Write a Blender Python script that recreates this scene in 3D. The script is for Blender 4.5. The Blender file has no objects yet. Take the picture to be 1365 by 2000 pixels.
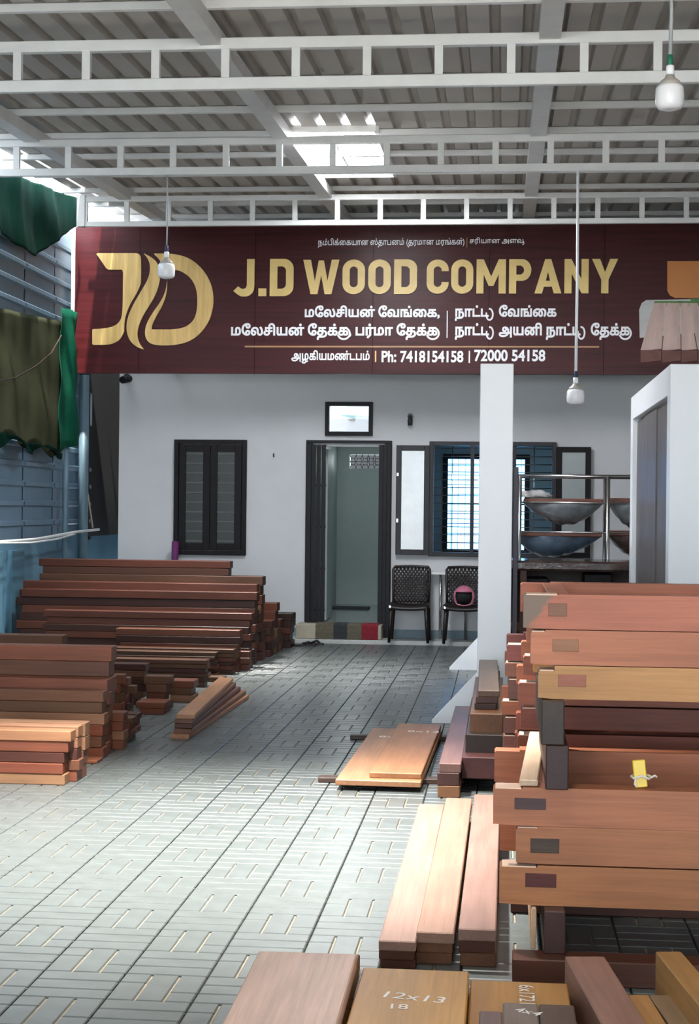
import bpy, bmesh, math, random
from mathutils import Matrix, Vector, Euler
from mathutils.geometry import tessellate_polygon, delaunay_2d_cdt

random.seed(7)
PI = math.pi
SC = bpy.context.scene
COL = SC.collection

# ------------------------------------------------------------------ camera
F = 3100.0                                   # focal length in pixels of the 1365x2000 frame
CAM = Vector((0, 0, 1.6))
YAW = math.atan(298 / F)
PITCH = -11.0 / F
ROLL = 0.0107
RM = Matrix.Rotation(YAW, 3, 'Z') @ Matrix.Rotation(PI / 2 + PITCH, 3, 'X') @ Matrix.Rotation(ROLL, 3, 'Z')
cd = bpy.data.cameras.new('camera')
cd.sensor_fit = 'VERTICAL'; cd.sensor_height = 24; cd.lens = F / 2000 * 24
cd.clip_start = .05; cd.clip_end = 300
cam = bpy.data.objects.new('camera', cd)
cam.matrix_world = Matrix.Translation(CAM) @ RM.to_4x4()
COL.objects.link(cam); SC.camera = cam

# ------------------------------------------------------------------ sky, exposure
w = bpy.data.worlds.new('sky'); SC.world = w; w.use_nodes = True
bg = w.node_tree.nodes['Background']
bg.inputs['Color'].default_value = (.80, .90, 1.0, 1)
bg.inputs['Strength'].default_value = 3.3
SC.view_settings.view_transform = 'Standard'; SC.view_settings.look = 'None'
SC.view_settings.exposure = 1.6; SC.view_settings.gamma = 1.0
SC.view_settings.use_curve_mapping = False

# ------------------------------------------------------------------ sun on the street in front of the yard
sl = bpy.data.lights.new('sun', 'SUN'); sl.energy = 5.0; sl.angle = .03; sl.color = (1, .96, .9)
so = bpy.data.objects.new('sun', sl); COL.objects.link(so); so.rotation_euler = (math.radians(28), 0, math.radians(12))
# ------------------------------------------------------------------ lamps
# unseen lamps added overhead to brighten paving and timber; no fittings modelled
def lamp(x, y, z, power, col=(1, .95, .88), r=.07):
    l = bpy.data.lights.new('fill_light', 'POINT'); l.energy = power; l.color = col; l.shadow_soft_size = r
    o = bpy.data.objects.new('fill_light', l); COL.objects.link(o); o.location = (x, y, z)
def spot(x, y, z, power, size, blend=1.0, col=(1, .97, .92), r=.12):
    l = bpy.data.lights.new('fill_spot', 'SPOT'); l.energy = power; l.color = col; l.shadow_soft_size = r
    l.spot_size = math.radians(size); l.spot_blend = blend
    o = bpy.data.objects.new('fill_spot', l); COL.objects.link(o); o.location = (x, y, z)
spot(-1.5, 7.3, 4.4, 2450, 70)
spot(-3.2, 15.0, 4.35, 700, 74)
spot(.2, 9.4, 4.4, 230, 44)
lamp(-.3, 4.3, 4.1, 44)
lamp(-2.0, 20.9, 2.2, 3, (.9, 1, .98))  # fill added inside the rooms behind the wall, without a fitting
lamp(.8, 20.9, 2.3, 3, (.7, .9, 1))

# ------------------------------------------------------------------ measuring helpers
def ray(px, py): return RM @ Vector(((px - 682.5) / F, -(py - 1000) / F, -1))
def onY(px, py, Y): r = ray(px, py); return CAM + r * (Y / r.y)
def onZ(px, py, z): r = ray(px, py); return CAM + r * ((z - CAM.z) / r.z)
def onX(px, py, X): r = ray(px, py); return CAM + r * (X / r.x)

# ------------------------------------------------------------------ materials
def nodes(name):
    m = bpy.data.materials.new(name); m.use_nodes = True
    nt = m.node_tree; return m, nt, nt.nodes['Principled BSDF']
def N(nt, t, **kw):
    n = nt.nodes.new(t)
    for k, v in kw.items():
        if k in n.inputs: n.inputs[k].default_value = v
        else: setattr(n, k, v)
    return n
def L(nt, a, b): nt.links.new(a, b)

def mat(name, col, rough=.5, metal=0, var=.12, scale=6, bump=0, spec=.5, stretch=(1, 1, 1), trans=0, alpha=1, coord='Object', col2=None):
    m, nt, b = nodes(name)
    b.inputs['Roughness'].default_value = rough; b.inputs['Metallic'].default_value = metal
    b.inputs['Specular IOR Level'].default_value = spec
    b.inputs['Transmission Weight'].default_value = trans; b.inputs['Alpha'].default_value = alpha
    tc = N(nt, 'ShaderNodeTexCoord'); mp = N(nt, 'ShaderNodeMapping'); mp.inputs['Scale'].default_value = stretch
    L(nt, tc.outputs[coord], mp.inputs['Vector'])
    nz = N(nt, 'ShaderNodeTexNoise', Scale=scale, Detail=5, Roughness=.6); L(nt, mp.outputs[0], nz.inputs['Vector'])
    rp = N(nt, 'ShaderNodeValToRGB')
    lo = [max(0, c * (1 - var)) for c in col]; hi = [min(1, c * (1 + var)) for c in (col2 or col)]
    rp.color_ramp.elements[0].position = .3; rp.color_ramp.elements[1].position = .7
    rp.color_ramp.elements[0].color = (*lo, 1); rp.color_ramp.elements[1].color = (*hi, 1)
    L(nt, nz.outputs['Fac'], rp.inputs[0]); L(nt, rp.outputs[0], b.inputs['Base Color'])
    if bump:
        bp = N(nt, 'ShaderNodeBump', Strength=bump, Distance=.004); L(nt, nz.outputs['Fac'], bp.inputs['Height']); L(nt, bp.outputs[0], b.inputs['Normal'])
    return m

def wood_mat(name, rough=.40, stain=False):
    """colour from the object's own colour; grain runs along local X"""
    m, nt, b = nodes(name)
    oi = N(nt, 'ShaderNodeObjectInfo'); tc = N(nt, 'ShaderNodeTexCoord')
    off = N(nt, 'ShaderNodeVectorMath', operation='SCALE'); off.inputs[0].default_value = (31, 17, 43)
    L(nt, oi.outputs['Random'], off.inputs['Scale'])
    ad = N(nt, 'ShaderNodeVectorMath', operation='ADD'); L(nt, tc.outputs['Object'], ad.inputs[0]); L(nt, off.outputs[0], ad.inputs[1])
    mp = N(nt, 'ShaderNodeMapping'); mp.inputs['Scale'].default_value = (1.0, 26, 26); L(nt, ad.outputs[0], mp.inputs['Vector'])
    nz = N(nt, 'ShaderNodeTexNoise', Scale=2.4, Detail=7, Roughness=.62, Distortion=.7); L(nt, mp.outputs[0], nz.inputs['Vector'])
    mp2 = N(nt, 'ShaderNodeMapping'); mp2.inputs['Scale'].default_value = (1.1, 4, 4); L(nt, ad.outputs[0], mp2.inputs['Vector'])
    n2 = N(nt, 'ShaderNodeTexNoise', Scale=1.5, Detail=3); L(nt, mp2.outputs[0], n2.inputs['Vector'])
    r1 = N(nt, 'ShaderNodeMapRange'); r1.inputs['From Min'].default_value = .3; r1.inputs['From Max'].default_value = .7
    r1.inputs['To Min'].default_value = .70; r1.inputs['To Max'].default_value = .95; L(nt, nz.outputs['Fac'], r1.inputs['Value'])
    r2 = N(nt, 'ShaderNodeMapRange'); r2.inputs['From Min'].default_value = .3; r2.inputs['From Max'].default_value = .7
    r2.inputs['To Min'].default_value = .80; r2.inputs['To Max'].default_value = 1.14; L(nt, n2.outputs['Fac'], r2.inputs['Value'])
    mu = N(nt, 'ShaderNodeMath', operation='MULTIPLY'); L(nt, r1.outputs[0], mu.inputs[0]); L(nt, r2.outputs[0], mu.inputs[1])
    sx = N(nt, 'ShaderNodeSeparateXYZ'); L(nt, tc.outputs['Normal'], sx.inputs[0])
    ab = N(nt, 'ShaderNodeMath', operation='ABSOLUTE'); L(nt, sx.outputs['X'], ab.inputs[0])
    gt = N(nt, 'ShaderNodeMapRange'); gt.inputs['From Min'].default_value = .8; gt.inputs['From Max'].default_value = .95
    gt.inputs['To Min'].default_value = 1; gt.inputs['To Max'].default_value = .68; L(nt, ab.outputs[0], gt.inputs['Value'])
    m2 = N(nt, 'ShaderNodeMath', operation='MULTIPLY'); L(nt, mu.outputs[0], m2.inputs[0]); L(nt, gt.outputs[0], m2.inputs[1])
    sc = N(nt, 'ShaderNodeVectorMath', operation='SCALE'); L(nt, oi.outputs['Color'], sc.inputs[0]); L(nt, m2.outputs[0], sc.inputs['Scale'])
    if stain:                                # grey-brown weather stain at the end of the piece
        s2 = N(nt, 'ShaderNodeSeparateXYZ'); L(nt, tc.outputs['Object'], s2.inputs[0])
        n3 = N(nt, 'ShaderNodeTexNoise', Scale=11, Detail=3); L(nt, tc.outputs['Object'], n3.inputs['Vector'])
        ma = N(nt, 'ShaderNodeMath', operation='MULTIPLY_ADD'); ma.inputs[1].default_value = -.22; L(nt, n3.outputs['Fac'], ma.inputs[0]); L(nt, s2.outputs['X'], ma.inputs[2])
        mz = N(nt, 'ShaderNodeMath', operation='MULTIPLY_ADD'); mz.inputs[1].default_value = -.5; L(nt, s2.outputs['Z'], mz.inputs[0]); L(nt, ma.outputs[0], mz.inputs[2])
        mr = N(nt, 'ShaderNodeMapRange'); mr.inputs['From Min'].default_value = -.09; mr.inputs['From Max'].default_value = -.06; L(nt, mz.outputs[0], mr.inputs['Value'])
        mx = N(nt, 'ShaderNodeMix', data_type='RGBA'); mx.inputs['A'].default_value = (.15, .10, .07, 1); L(nt, mr.outputs[0], mx.inputs['Factor']); L(nt, sc.outputs[0], mx.inputs['B'])
        sc = mx
    L(nt, sc.outputs['Result' if stain else 0], b.inputs['Base Color'])
    b.inputs['Roughness'].default_value = rough; b.inputs['Specular IOR Level'].default_value = .22
    bp = N(nt, 'ShaderNodeBump', Strength=.25, Distance=.002); L(nt, nz.outputs['Fac'], bp.inputs['Height']); L(nt, bp.outputs[0], b.inputs['Normal'])
    return m

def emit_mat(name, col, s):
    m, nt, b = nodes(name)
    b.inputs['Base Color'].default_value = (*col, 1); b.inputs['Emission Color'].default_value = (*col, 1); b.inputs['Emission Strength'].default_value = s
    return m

M = {}
M['wood'] = wood_mat('sawn_wood'); M['stained'] = wood_mat('stained_wood', stain=True)
M['paver'] = mat('grey_paver', (.084, .095, .093), .30, var=.16, scale=9, bump=.35, spec=.5, coord='Object')
M['sand'] = mat('pale_joint_sand', (.19, .155, .105), .9, var=.2, scale=20)
M['joint'] = mat('dark_joint', (.085, .09, .085), .9)
M['wall'] = mat('grey_white_paint', (.60, .605, .61), .75, var=.05, scale=1.2)
M['skirt'] = mat('blue_grey_skirting', (.16, .23, .27), .5)
M['ledge'] = mat('pale_ledge', (.45, .46, .44), .5)
M['steelwhite'] = mat('white_painted_steel', (.78, .78, .76), .42, var=.06, scale=4)
M['rafter'] = mat('grey_painted_steel', (.72, .71, .69), .45, var=.06)
M['sheet'] = mat('corrugated_roof_sheet', (.47, .43, .385), .5, var=.12, scale=1.3, stretch=(1, .3, 1))
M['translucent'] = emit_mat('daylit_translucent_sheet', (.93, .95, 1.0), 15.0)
M['bluesheet'] = mat('blue_sheet', (.10, .17, .235), .45, var=.15, scale=1.2)
M['bluewall'] = mat('blue_paint', (.085, .19, .27), .55, var=.14, scale=2)
M['bluedark'] = mat('dark_blue_paint', (.045, .115, .165), .5)
M['bluepipe'] = mat('blue_grey_pipe', (.10, .17, .215), .45)
M['net'] = mat('green_shade_net', (.002, .020, .013), .9, var=.3, scale=3, spec=.05)
M['netbrown'] = mat('faded_green_net', (.040, .044, .024), .9, var=.25, scale=2, spec=.05)
M['netlight'] = mat('bright_green_net', (.004, .075, .042), .8, var=.25, scale=4, spec=.1)
M['rope'] = mat('white_cable', (.55, .56, .55), .5)
M['brownrope'] = mat('brown_rope', (.04, .022, .014), .8)
M['signred'] = mat('maroon_wood_print', (.058, .0085, .0098), .34, var=.35, scale=2.2, stretch=(.35, 1, 9), spec=.2)
M['gold'] = mat('gold_wood_print', (.70, .43, .125), .4, var=.18, scale=2.0, stretch=(6, 1, .6), col2=(.82, .55, .20))
M['goldplain'] = mat('gold_letter', (.86, .62, .22), .4, var=.10, scale=3)
M['print'] = mat('white_print', (.95, .95, .96), .4, var=.02)
M['goldline'] = mat('gold_line', (.42, .22, .09), .4)
M['orange'] = mat('orange_print', (.62, .22, .045), .35, var=.05)
M['plankprint'] = mat('pale_pink_plank_print', (.60, .42, .36), .4, var=.22, scale=3, stretch=(3, 1, .7))
M['plankend'] = mat('red_plank_end_print', (.14, .035, .02), .4, var=.35, scale=7)
M['greenprint'] = mat('green_print', (.10, .22, .06), .5, var=.3, scale=12)
M['greyprint'] = mat('pale_grey_print', (.55, .55, .52), .5, var=.1)
M['black'] = mat('dark_brown_paint', (.009, .007, .0075), .5, var=.2, spec=.2)
M['blacksteel'] = mat('black_steel', (.010, .0095, .011), .5, var=.2, spec=.25)
M['greyframe'] = mat('dark_grey_frame', (.034, .034, .038), .5, spec=.3)
M['greenglass'] = mat('dark_green_pane', (.022, .03, .026), .35, var=.1)
M['louver'] = mat('grey_louvre', (.085, .088, .08), .5)
M['frost'] = mat('frosted_pane', (.72, .76, .75), .18, var=.06, spec=.6)
M['frostdim'] = mat('grey_frosted_pane', (.30, .33, .32), .3, var=.06)
M['room'] = mat('pale_room_paint', (.40, .46, .45), .6, var=.03)
M['roomblue'] = mat('blue_green_room_paint', (.22, .33, .38), .6, var=.04)
M['roomfloor'] = mat('room_tile', (.30, .33, .33), .18)
M['glass'] = mat('clear_glass', (1, 1, 1), .02, var=0, trans=1)
M['tint'] = mat('glare_tinted_glass', (.16, .42, .85), .0, var=0, trans=1)  # blue fringing of the bright daylight put into the pane colour
M['bulb'] = mat('white_bulb_plastic', (.88, .87, .88), .25, var=.02)
M['bulbcap'] = mat('grey_bulb_cap', (.42, .38, .33), .4)
M['green'] = mat('green_tape', (.015, .16, .09), .5)
M['navy'] = mat('navy_tape', (.02, .03, .10), .5)
M['cord'] = mat('grey_cord', (.40, .41, .41), .5)
M['white'] = mat('white_laminate', (.95, .96, .97), .35, var=.03, scale=2)
M['steel'] = mat('stainless_steel', (.55, .54, .52), .22, metal=1, var=.08)
M['postgrey'] = mat('purple_grey_post', (.075, .065, .085), .45)
M['wrap'] = mat('clouded_plastic_wrap', (.20, .22, .23), .18, var=.4, scale=5, bump=1.0, spec=.7)
M['wrapblue'] = mat('blue_tinted_wrap', (.10, .145, .20), .16, var=.4, scale=5, bump=1.0, spec=.7)
M['wrapbrown'] = mat('brown_tinted_wrap', (.085, .050, .042), .15, var=.55, scale=7, bump=1.0, spec=.8)
M['wrapwhite'] = mat('white_plastic_sheet', (.60, .60, .58), .3, var=.15, scale=9, bump=.8)
M['wrapplank'] = mat('wrapped_grey_plank', (.115, .096, .090), .42, var=.35, scale=3, bump=1.0, stretch=(5, 5, .7), spec=.7)
M['wrapplankred'] = mat('wrapped_red_plank', (.13, .06, .05), .2, var=.3, scale=3, stretch=(5, 5, .7))
M['chair'] = mat('dark_brown_plastic', (.014, .009, .0085), .4, var=.15, spec=.35)
M['pink'] = mat('pink_shell', (.55, .17, .26), .22, var=.05)
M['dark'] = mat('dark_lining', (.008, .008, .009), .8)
M['beige'] = mat('beige_step', (.40, .36, .27), .7)
M['matolive'] = mat('olive_stripe', (.11, .095, .065), .95, var=.3, scale=40)
M['matdark'] = mat('dark_stripe', (.03, .032, .036), .95, var=.3, scale=40)
M['matred'] = mat('red_stripe', (.20, .012, .022), .95, var=.3, scale=40)
M['rubber'] = mat('dark_rubber', (.025, .02, .02), .6)
M['purple'] = mat('purple_cloth', (.12, .012, .10), .7)
M['yellow'] = mat('yellow_paint', (.62, .42, .03), .45)
M['string'] = mat('pale_string', (.55, .50, .42), .8)
M['chalk'] = mat('white_chalk', (.80, .78, .74), .9)
M['cyan'] = mat('teal_sheet', (.035, .085, .09), .5)
M['brownblock'] = mat('brown_wall', (.022, .017, .017), .8)
M['ground'] = mat('street_ground', (.55, .52, .47), .9)

# ------------------------------------------------------------------ mesh helpers
def quadbox(bm, c, s, ch=0.0, mi=0, rz=0.0, bottom=True):
    """box of centre c, size s, with all edges chamfered by ch"""
    hx, hy, hz = s[0] / 2, s[1] / 2, s[2] / 2
    ch = min(ch, hx * .45, hy * .45, hz * .45)
    cs, sn = math.cos(rz), math.sin(rz)
    def V(x, y, z): return bm.verts.new((c[0] + x * cs - y * sn, c[1] + x * sn + y * cs, c[2] + z))
    fs = []
    if ch <= 0:
        v = [V(x * hx, y * hy, z * hz) for z in (-1, 1) for y in (-1, 1) for x in (-1, 1)]
        for q in ((0, 2, 3, 1), (4, 5, 7, 6), (0, 1, 5, 4), (2, 6, 7, 3), (0, 4, 6, 2), (1, 3, 7, 5)): fs.append(bm.faces.new([v[i] for i in q]))
    else:
        d = {}
        for x in (-1, 1):
            for y in (-1, 1):
                for z in (-1, 1):
                    d[x, y, z] = (V(x * hx, y * (hy - ch), z * (hz - ch)), V(x * (hx - ch), y * hy, z * (hz - ch)), V(x * (hx - ch), y * (hy - ch), z * hz))
        for a in range(3):
            b, c2 = (a + 1) % 3, (a + 2) % 3
            for s_ in (-1, 1):
                q = []
                for (p, r) in ((-1, -1), (1, -1), (1, 1), (-1, 1)):
                    k = [0, 0, 0]; k[a] = s_; k[b] = p; k[c2] = r; q.append(d[tuple(k)][a])
                fs.append(bm.faces.new(q if s_ > 0 else q[::-1]))
            for p in (-1, 1):
                for r in (-1, 1):
                    k0 = [0, 0, 0]; k1 = [0, 0, 0]; k0[a] = -1; k1[a] = 1
                    k0[b] = k1[b] = p; k0[c2] = k1[c2] = r
                    q = [d[tuple(k0)][b], d[tuple(k1)][b], d[tuple(k1)][c2], d[tuple(k0)][c2]]
                    fs.append(bm.faces.new(q if p * r < 0 else q[::-1]))
        for k, t in d.items(): fs.append(bm.faces.new(t if k[0] * k[1] * k[2] > 0 else t[::-1]))
    for f in fs: f.material_index = mi
    return fs

def tube(bm, pts, r, n=8, cap=True, mi=0):
    """round tube through pts; r a number or one radius per point"""
    pts = [Vector(p) for p in pts]; rs = r if isinstance(r, (list, tuple)) else [r] * len(pts)
    rings = []; up = None
    for i, p in enumerate(pts):
        t = (pts[min(i + 1, len(pts) - 1)] - pts[max(i - 1, 0)]).normalized()
        if up is None: up = Vector((0, 0, 1)) if abs(t.z) < .9 else Vector((1, 0, 0))
        a = t.cross(up).normalized(); b = a.cross(t).normalized(); up = b
        rings.append([bm.verts.new(p + (a * math.cos(k * 2 * PI / n) + b * math.sin(k * 2 * PI / n)) * rs[i]) for k in range(n)])
    for u, v in zip(rings, rings[1:]):
        for k in range(n):
            f = bm.faces.new((u[k], v[k], v[(k + 1) % n], u[(k + 1) % n])); f.smooth = True; f.material_index = mi
    if cap: bm.faces.new(rings[0]); bm.faces.new(rings[-1][::-1])

def lathe(bm, prof, n=24, c=(0, 0, 0)):
    rings = [[bm.verts.new((c[0] + r * math.cos(k * 2 * PI / n), c[1] + r * math.sin(k * 2 * PI / n), c[2] + z)) for k in range(n)] for r, z in prof]
    for u, v in zip(rings, rings[1:]):
        for k in range(n): bm.faces.new((u[k], u[(k + 1) % n], v[(k + 1) % n], v[k])).smooth = True
    bm.faces.new(rings[0][::-1]); bm.faces.new(rings[-1])

def prism(bm, poly, a, b, axis='Y'):
    """extrude a 2-D outline (x,z) from a to b along Y, (y,z) along X or (x,y) along Z; open concave outlines allowed"""
    tri = tessellate_polygon([[Vector((p[0], p[1], 0)) for p in poly]])
    def P(p, d): return (p[0], d, p[1]) if axis == 'Y' else (d, p[0], p[1]) if axis == 'X' else (p[0], p[1], d)
    A = [bm.verts.new(P(p, a)) for p in poly]; B = [bm.verts.new(P(p, b)) for p in poly]
    for t in tri:
        for S in (A, B):
            try: bm.faces.new([S[i] for i in t])
            except ValueError: pass
    n = len(poly)
    for i in range(n): bm.faces.new((A[i], A[(i + 1) % n], B[(i + 1) % n], B[i]))
    bmesh.ops.recalc_face_normals(bm, faces=bm.faces)

def link(name, data, parent=None, loc=(0, 0, 0), rz=0):
    o = bpy.data.objects.new(name, data); COL.objects.link(o)
    o.location = loc; o.rotation_euler = (0, 0, rz)
    if parent: o.parent = parent
    return o
def obj(name, bm, m, parent=None, loc=(0, 0, 0), rz=0, color=None):
    me = bpy.data.meshes.new(name); bm.to_mesh(me); bm.free()
    for x in (m if isinstance(m, (list, tuple)) else [m]): me.materials.append(x)
    o = link(name, me, parent, loc, rz)
    if color: o.color = (*color, 1)
    return o
def box(name, x0, x1, y0, y1, z0, z1, m, parent=None, ch=0, color=None, loc=None):
    bm = bmesh.new(); c = Vector(((x0 + x1) / 2, (y0 + y1) / 2, (z0 + z1) / 2)); base = Vector((c.x, c.y, z0))
    if parent: base = Vector((0, 0, 0))
    quadbox(bm, c - base, (abs(x1 - x0), abs(y1 - y0), abs(z1 - z0)), ch)
    return obj(name, bm, m, parent, base, color=color)
def tag(o, label, cat, group=None):
    o['label'] = label; o['category'] = cat
    if group: o['group'] = group
    return o
def thing(name, label, cat, loc=(0, 0, 0), rz=0, group=None):
    return tag(link(name, None, None, loc, rz), label, cat, group)
def struct(o): o['kind'] = 'structure'; return o
def stuff(o): o['kind'] = 'stuff'; return o

# wood colours (linear)
RED = (.34, .115, .060); RED2 = (.27, .085, .047); BRN = (.215, .092, .050); DRK = (.115, .042, .028); TAN = (.42, .21, .115)
GLD = (.56, .27, .06); PRP = (.20, .105, .088); PNK = (.33, .205, .155); ORG = (.42, .20, .10); BLK = (.06, .035, .026); PAL = (.62, .40, .24)
def jit(c, a=.14):
    k = .86 + random.uniform(-a, a); return tuple(min(1, x * k * (1 + random.uniform(-.05, .05))) for x in c)

def timber(name, label, L_, W, H, loc, rz=0, color=RED, group=None, cat='timber', ch=.004, tilt=None):
    """solid sawn piece, length along local X, origin at the centre of its underside"""
    bm = bmesh.new(); quadbox(bm, (0, 0, H / 2), (L_, W, H), ch)
    o = obj(name, bm, M['wood'], None, loc, rz, color)
    if tilt: o.rotation_euler = (tilt[0], tilt[1], rz)
    return tag(o, label, cat, group)

# ================================================================== THE SETTING
YW = 19.0                                    # face of the office wall
# --- floor of pavers, laid in columns running away from the street front
T = .284
XJ = onZ(462, 1818, 0).x                     # one of the long joints
YJ = onZ(133, 1948, 0).y
fl = struct(box('floor', -5.2, 4.6, -4, 19.0, -.20, -.016, M['joint']))
def paver_mesh(kind, bm=None, ox=0, oy=0):
    own = bm is None
    if own: bm = bmesh.new()
    g = .0075; e = .003
    def slab(x0, x1, y0, y1):
        q = quadbox(bm, (ox + (x0 + x1) / 2, oy + (y0 + y1) / 2, -.008), (x1 - x0, y1 - y0, .016), .0045)
    h = T / 2 - e
    if kind == 0:
        for k in range(3):
            a = -h + k * (2 * h + g) / 3; slab(-h, h, a, a + (2 * h + g) / 3 - g)
    else:
        for k in range(3):
            a = -h + k * (2 * h + g) / 3; b = a + (2 * h + g) / 3 - g
            if k == 1: slab(a, b, -h, h)
            else:
                s = h * .33 * (1 if k == 0 else -1)
                slab(a, b, -h, s - g / 2); slab(a, b, s + g / 2, h)
    v = [bm.verts.new((ox + x * h, oy + y * h, -.0065)) for x, y in ((-1, -1), (1, -1), (1, 1), (-1, 1))]
    bm.faces.new(v).material_index = 1
    if own:
        me = bpy.data.meshes.new('paver'); bm.to_mesh(me); bm.free(); me.materials.append(M['paver']); me.materials.append(M['sand']); return me
PM = [paver_mesh(0), paver_mesh(1)]
cells = []
for i in range(-22, 25):
    for j in range(-20, 70):
        x = XJ + (i + .5) * T; y = YJ + (j + .5) * T
        if -4.85 < x < 4.3 and 3.2 < y < 18.5: cells.append((y, x, (i + j) % 2))
def in_view(x, y):
    d = RM.transposed() @ (Vector((x, y, 0)) - CAM)
    px, py = 682.5 - F * d.x / d.z, 1000 + F * d.y / d.z
    return -20 < px < 1060 and 1240 < py < 2020
cells.sort()
near = [c for c in cells if in_view(c[1], c[0])][:290]; ns = set(near)
for y, x, k in near:
    o = link('paver', PM[k], fl, (x - fl.location.x, y - fl.location.y, -fl.location.z), 0)
bm = bmesh.new()
for y, x, k in cells:
    if (y, x, k) not in ns: paver_mesh(k, bm, x - fl.location.x, y - fl.location.y)
stuff(obj('paver_field', bm, [M['paver'], M['sand']], fl, (0, 0, -fl.location.z)))
struct(box('ground', -40, 40, -60, -4, -.4, -.10, M['ground']))

# --- office wall with its openings
def X_(px, py=1000, Y=YW): return onY(px, py, Y).x
def Z_(py, px=700, Y=YW): return onY(px, py, Y).z
XL = X_(231); XR = 4.5
door = (X_(612), X_(752), .0, Z_(872, 680)); tran = (X_(641), X_(720), Z_(845, 680), Z_(791, 680)); gwin = (X_(846), X_(1080), Z_(1080, 960), Z_(870, 960))
def holed_wall(name, x0, x1, z0, z1, holes, ya, yb, m):
    xs = sorted({x0, x1, *[h[0] for h in holes], *[h[1] for h in holes]}); zs = sorted({z0, z1, *[h[2] for h in holes], *[h[3] for h in holes]})
    bm = bmesh.new(); vs = {}
    def inside(i, k):
        if not (0 <= i < len(xs) - 1 and 0 <= k < len(zs) - 1): return False
        cx, cz = (xs[i] + xs[i + 1]) / 2, (zs[k] + zs[k + 1]) / 2
        return not any(h[0] < cx < h[1] and h[2] < cz < h[3] for h in holes)
    def V(i, k, y):
        q = (i, k, y)
        if q not in vs: vs[q] = bm.verts.new((xs[i], y, zs[k]))
        return vs[q]
    for i in range(len(xs) - 1):
        for k in range(len(zs) - 1):
            if not inside(i, k): continue
            for y in (ya, yb): bm.faces.new((V(i, k, y), V(i + 1, k, y), V(i + 1, k + 1, y), V(i, k + 1, y)))
            for (di, dk, a, b) in ((-1, 0, (i, k), (i, k + 1)), (1, 0, (i + 1, k), (i + 1, k + 1)), (0, -1, (i, k), (i + 1, k)), (0, 1, (i, k + 1), (i + 1, k + 1))):
                if not inside(i + di, k + dk): bm.faces.new((V(*a, ya), V(*b, ya), V(*b, yb), V(*a, yb)))
    bmesh.ops.recalc_face_normals(bm, faces=bm.faces)
    return struct(obj(name, bm, m))
holed_wall('wall_back', XL, XR, -.1, 5.068, [door, tran, gwin], YW, YW + .2, M['wall'])
bmx = [(XL, door[0] - .12), (door[1] + .10, XR)]
bs = link('baseboard_back', None); struct(bs)
for a, b in bmx: box('board', a, b, YW - .015, YW, .03, .13, M['skirt'], bs)
struct(box('trim_1', XL - .02, XR, 18.55, YW, -.05, .03, M['ledge'], ch=.006))
struct(box('wall_right', 4.5, 4.7, -4, 22.8, -.1, 5.6, M['wall']))
struct(box('wall_alley', XL, XL + .2, YW + .2, 22.8, -.1, 4.62, M['brownblock']))
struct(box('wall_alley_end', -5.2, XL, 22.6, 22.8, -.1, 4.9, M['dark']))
# rooms behind the wall
YB = 22.6
PXW = X_(772)
vent = (onY(683, 900, YB).x, onY(743, 900, YB).x, onY(700, 915, YB).z, onY(700, 888, YB).z)
bwin = (onY(868, 900, YB).x, onY(1032, 900, YB).x, onY(940, 1080, YB).z, onY(940, 890, YB).z)
holed_wall('wall_inner_back', XL + .2, PXW, -.1, 2.46, [vent], YB, YB + .15, M['room'])
holed_wall('wall_inner_far', PXW, XR, -.1, 2.7, [bwin], YB, YB + .15, M['roomblue'])
struct(box('wall_inner_side', onY(628, 900, 20.6).x - .12, onY(628, 900, 20.6).x, YW + .2, YB, -.1, 2.46, M['room']))
struct(box('wall_inner_partition', PXW, PXW + .12, YW + .2, YB, -.1, 2.7, M['room']))
struct(box('floor_inner', XL + .2, XR, YW + .02, YB, .0, .20, M['roomfloor']))
struct(box('ceiling_inner', XL + .2, PXW + .12, YW + .2, YB + .2, 2.455, 2.478, M['room']))
struct(box('ceiling_inner_far', PXW + .12, XR, YW + .2, YB + .2, 2.70, 2.76, M['room']))

# --- blue sheet wall beside the timber, on a painted parapet
XS = -5.0
rib = [(0, 0), (.150, 0), (.165, .022), (.200, .022), (.215, 0)]
def sheet_profile(a, b, pitch=.21):
    out = []; t = a
    while t < b:
        for u, d in ((0, 0), (.13, 0), (.145, .024), (.185, .024), (.2, 0)):
            if t + u <= b: out.append((t + u, d))
        t += pitch
    out.append((b, 0)); return out
wl = struct(box('wall_left', XS - .25, XS - .05, -4, 22.6, -.1, 1.22, M['bluewall']))
for k, (pa, pb) in enumerate(((-40, 4), (22, 46), (128, 150))):
    ya, yb = onX(max(pa, -40), 1100, XS).y, onX(pb, 1100, XS).y
    box('pilaster', XS - .05 - wl.location.x, XS + .01 - wl.location.x, ya - wl.location.y, yb - wl.location.y, .1, 1.21, M['bluewall'] if k != 1 else M['bluedark'], wl)
ys = [-4.0 + 2.1 * k for k in range(8)] + [13.0 + 1.12 * k for k in range(6)]
for ya, yb in zip(ys, ys[1:]):
    bm = bmesh.new(); P = sheet_profile(1.22, 4.72)
    A = [bm.verts.new((XS - .05 + d, ya, z)) for z, d in P]; B = [bm.verts.new((XS - .05 + d, yb + .03, z)) for z, d in P]
    for i in range(len(P) - 1): bm.faces.new((A[i], A[i + 1], B[i + 1], B[i]))
    obj('wall_sheet', bm, M['bluesheet'], wl, -wl.location)
ob = link('trim_2', None); struct(ob)                                    # posts carrying the sheet wall
for px, r, z1, nm in ((124, .035, 3.2, 'post'), (159, .06, 3.12, 'post')):
    p = onX(px, 1000, XS + .04); bm = bmesh.new(); tube(bm, [(p.x + .02, p.y, -.02), (p.x + .02, p.y, z1)], r, 12); obj(nm, bm, M['bluepipe'], ob)

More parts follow.
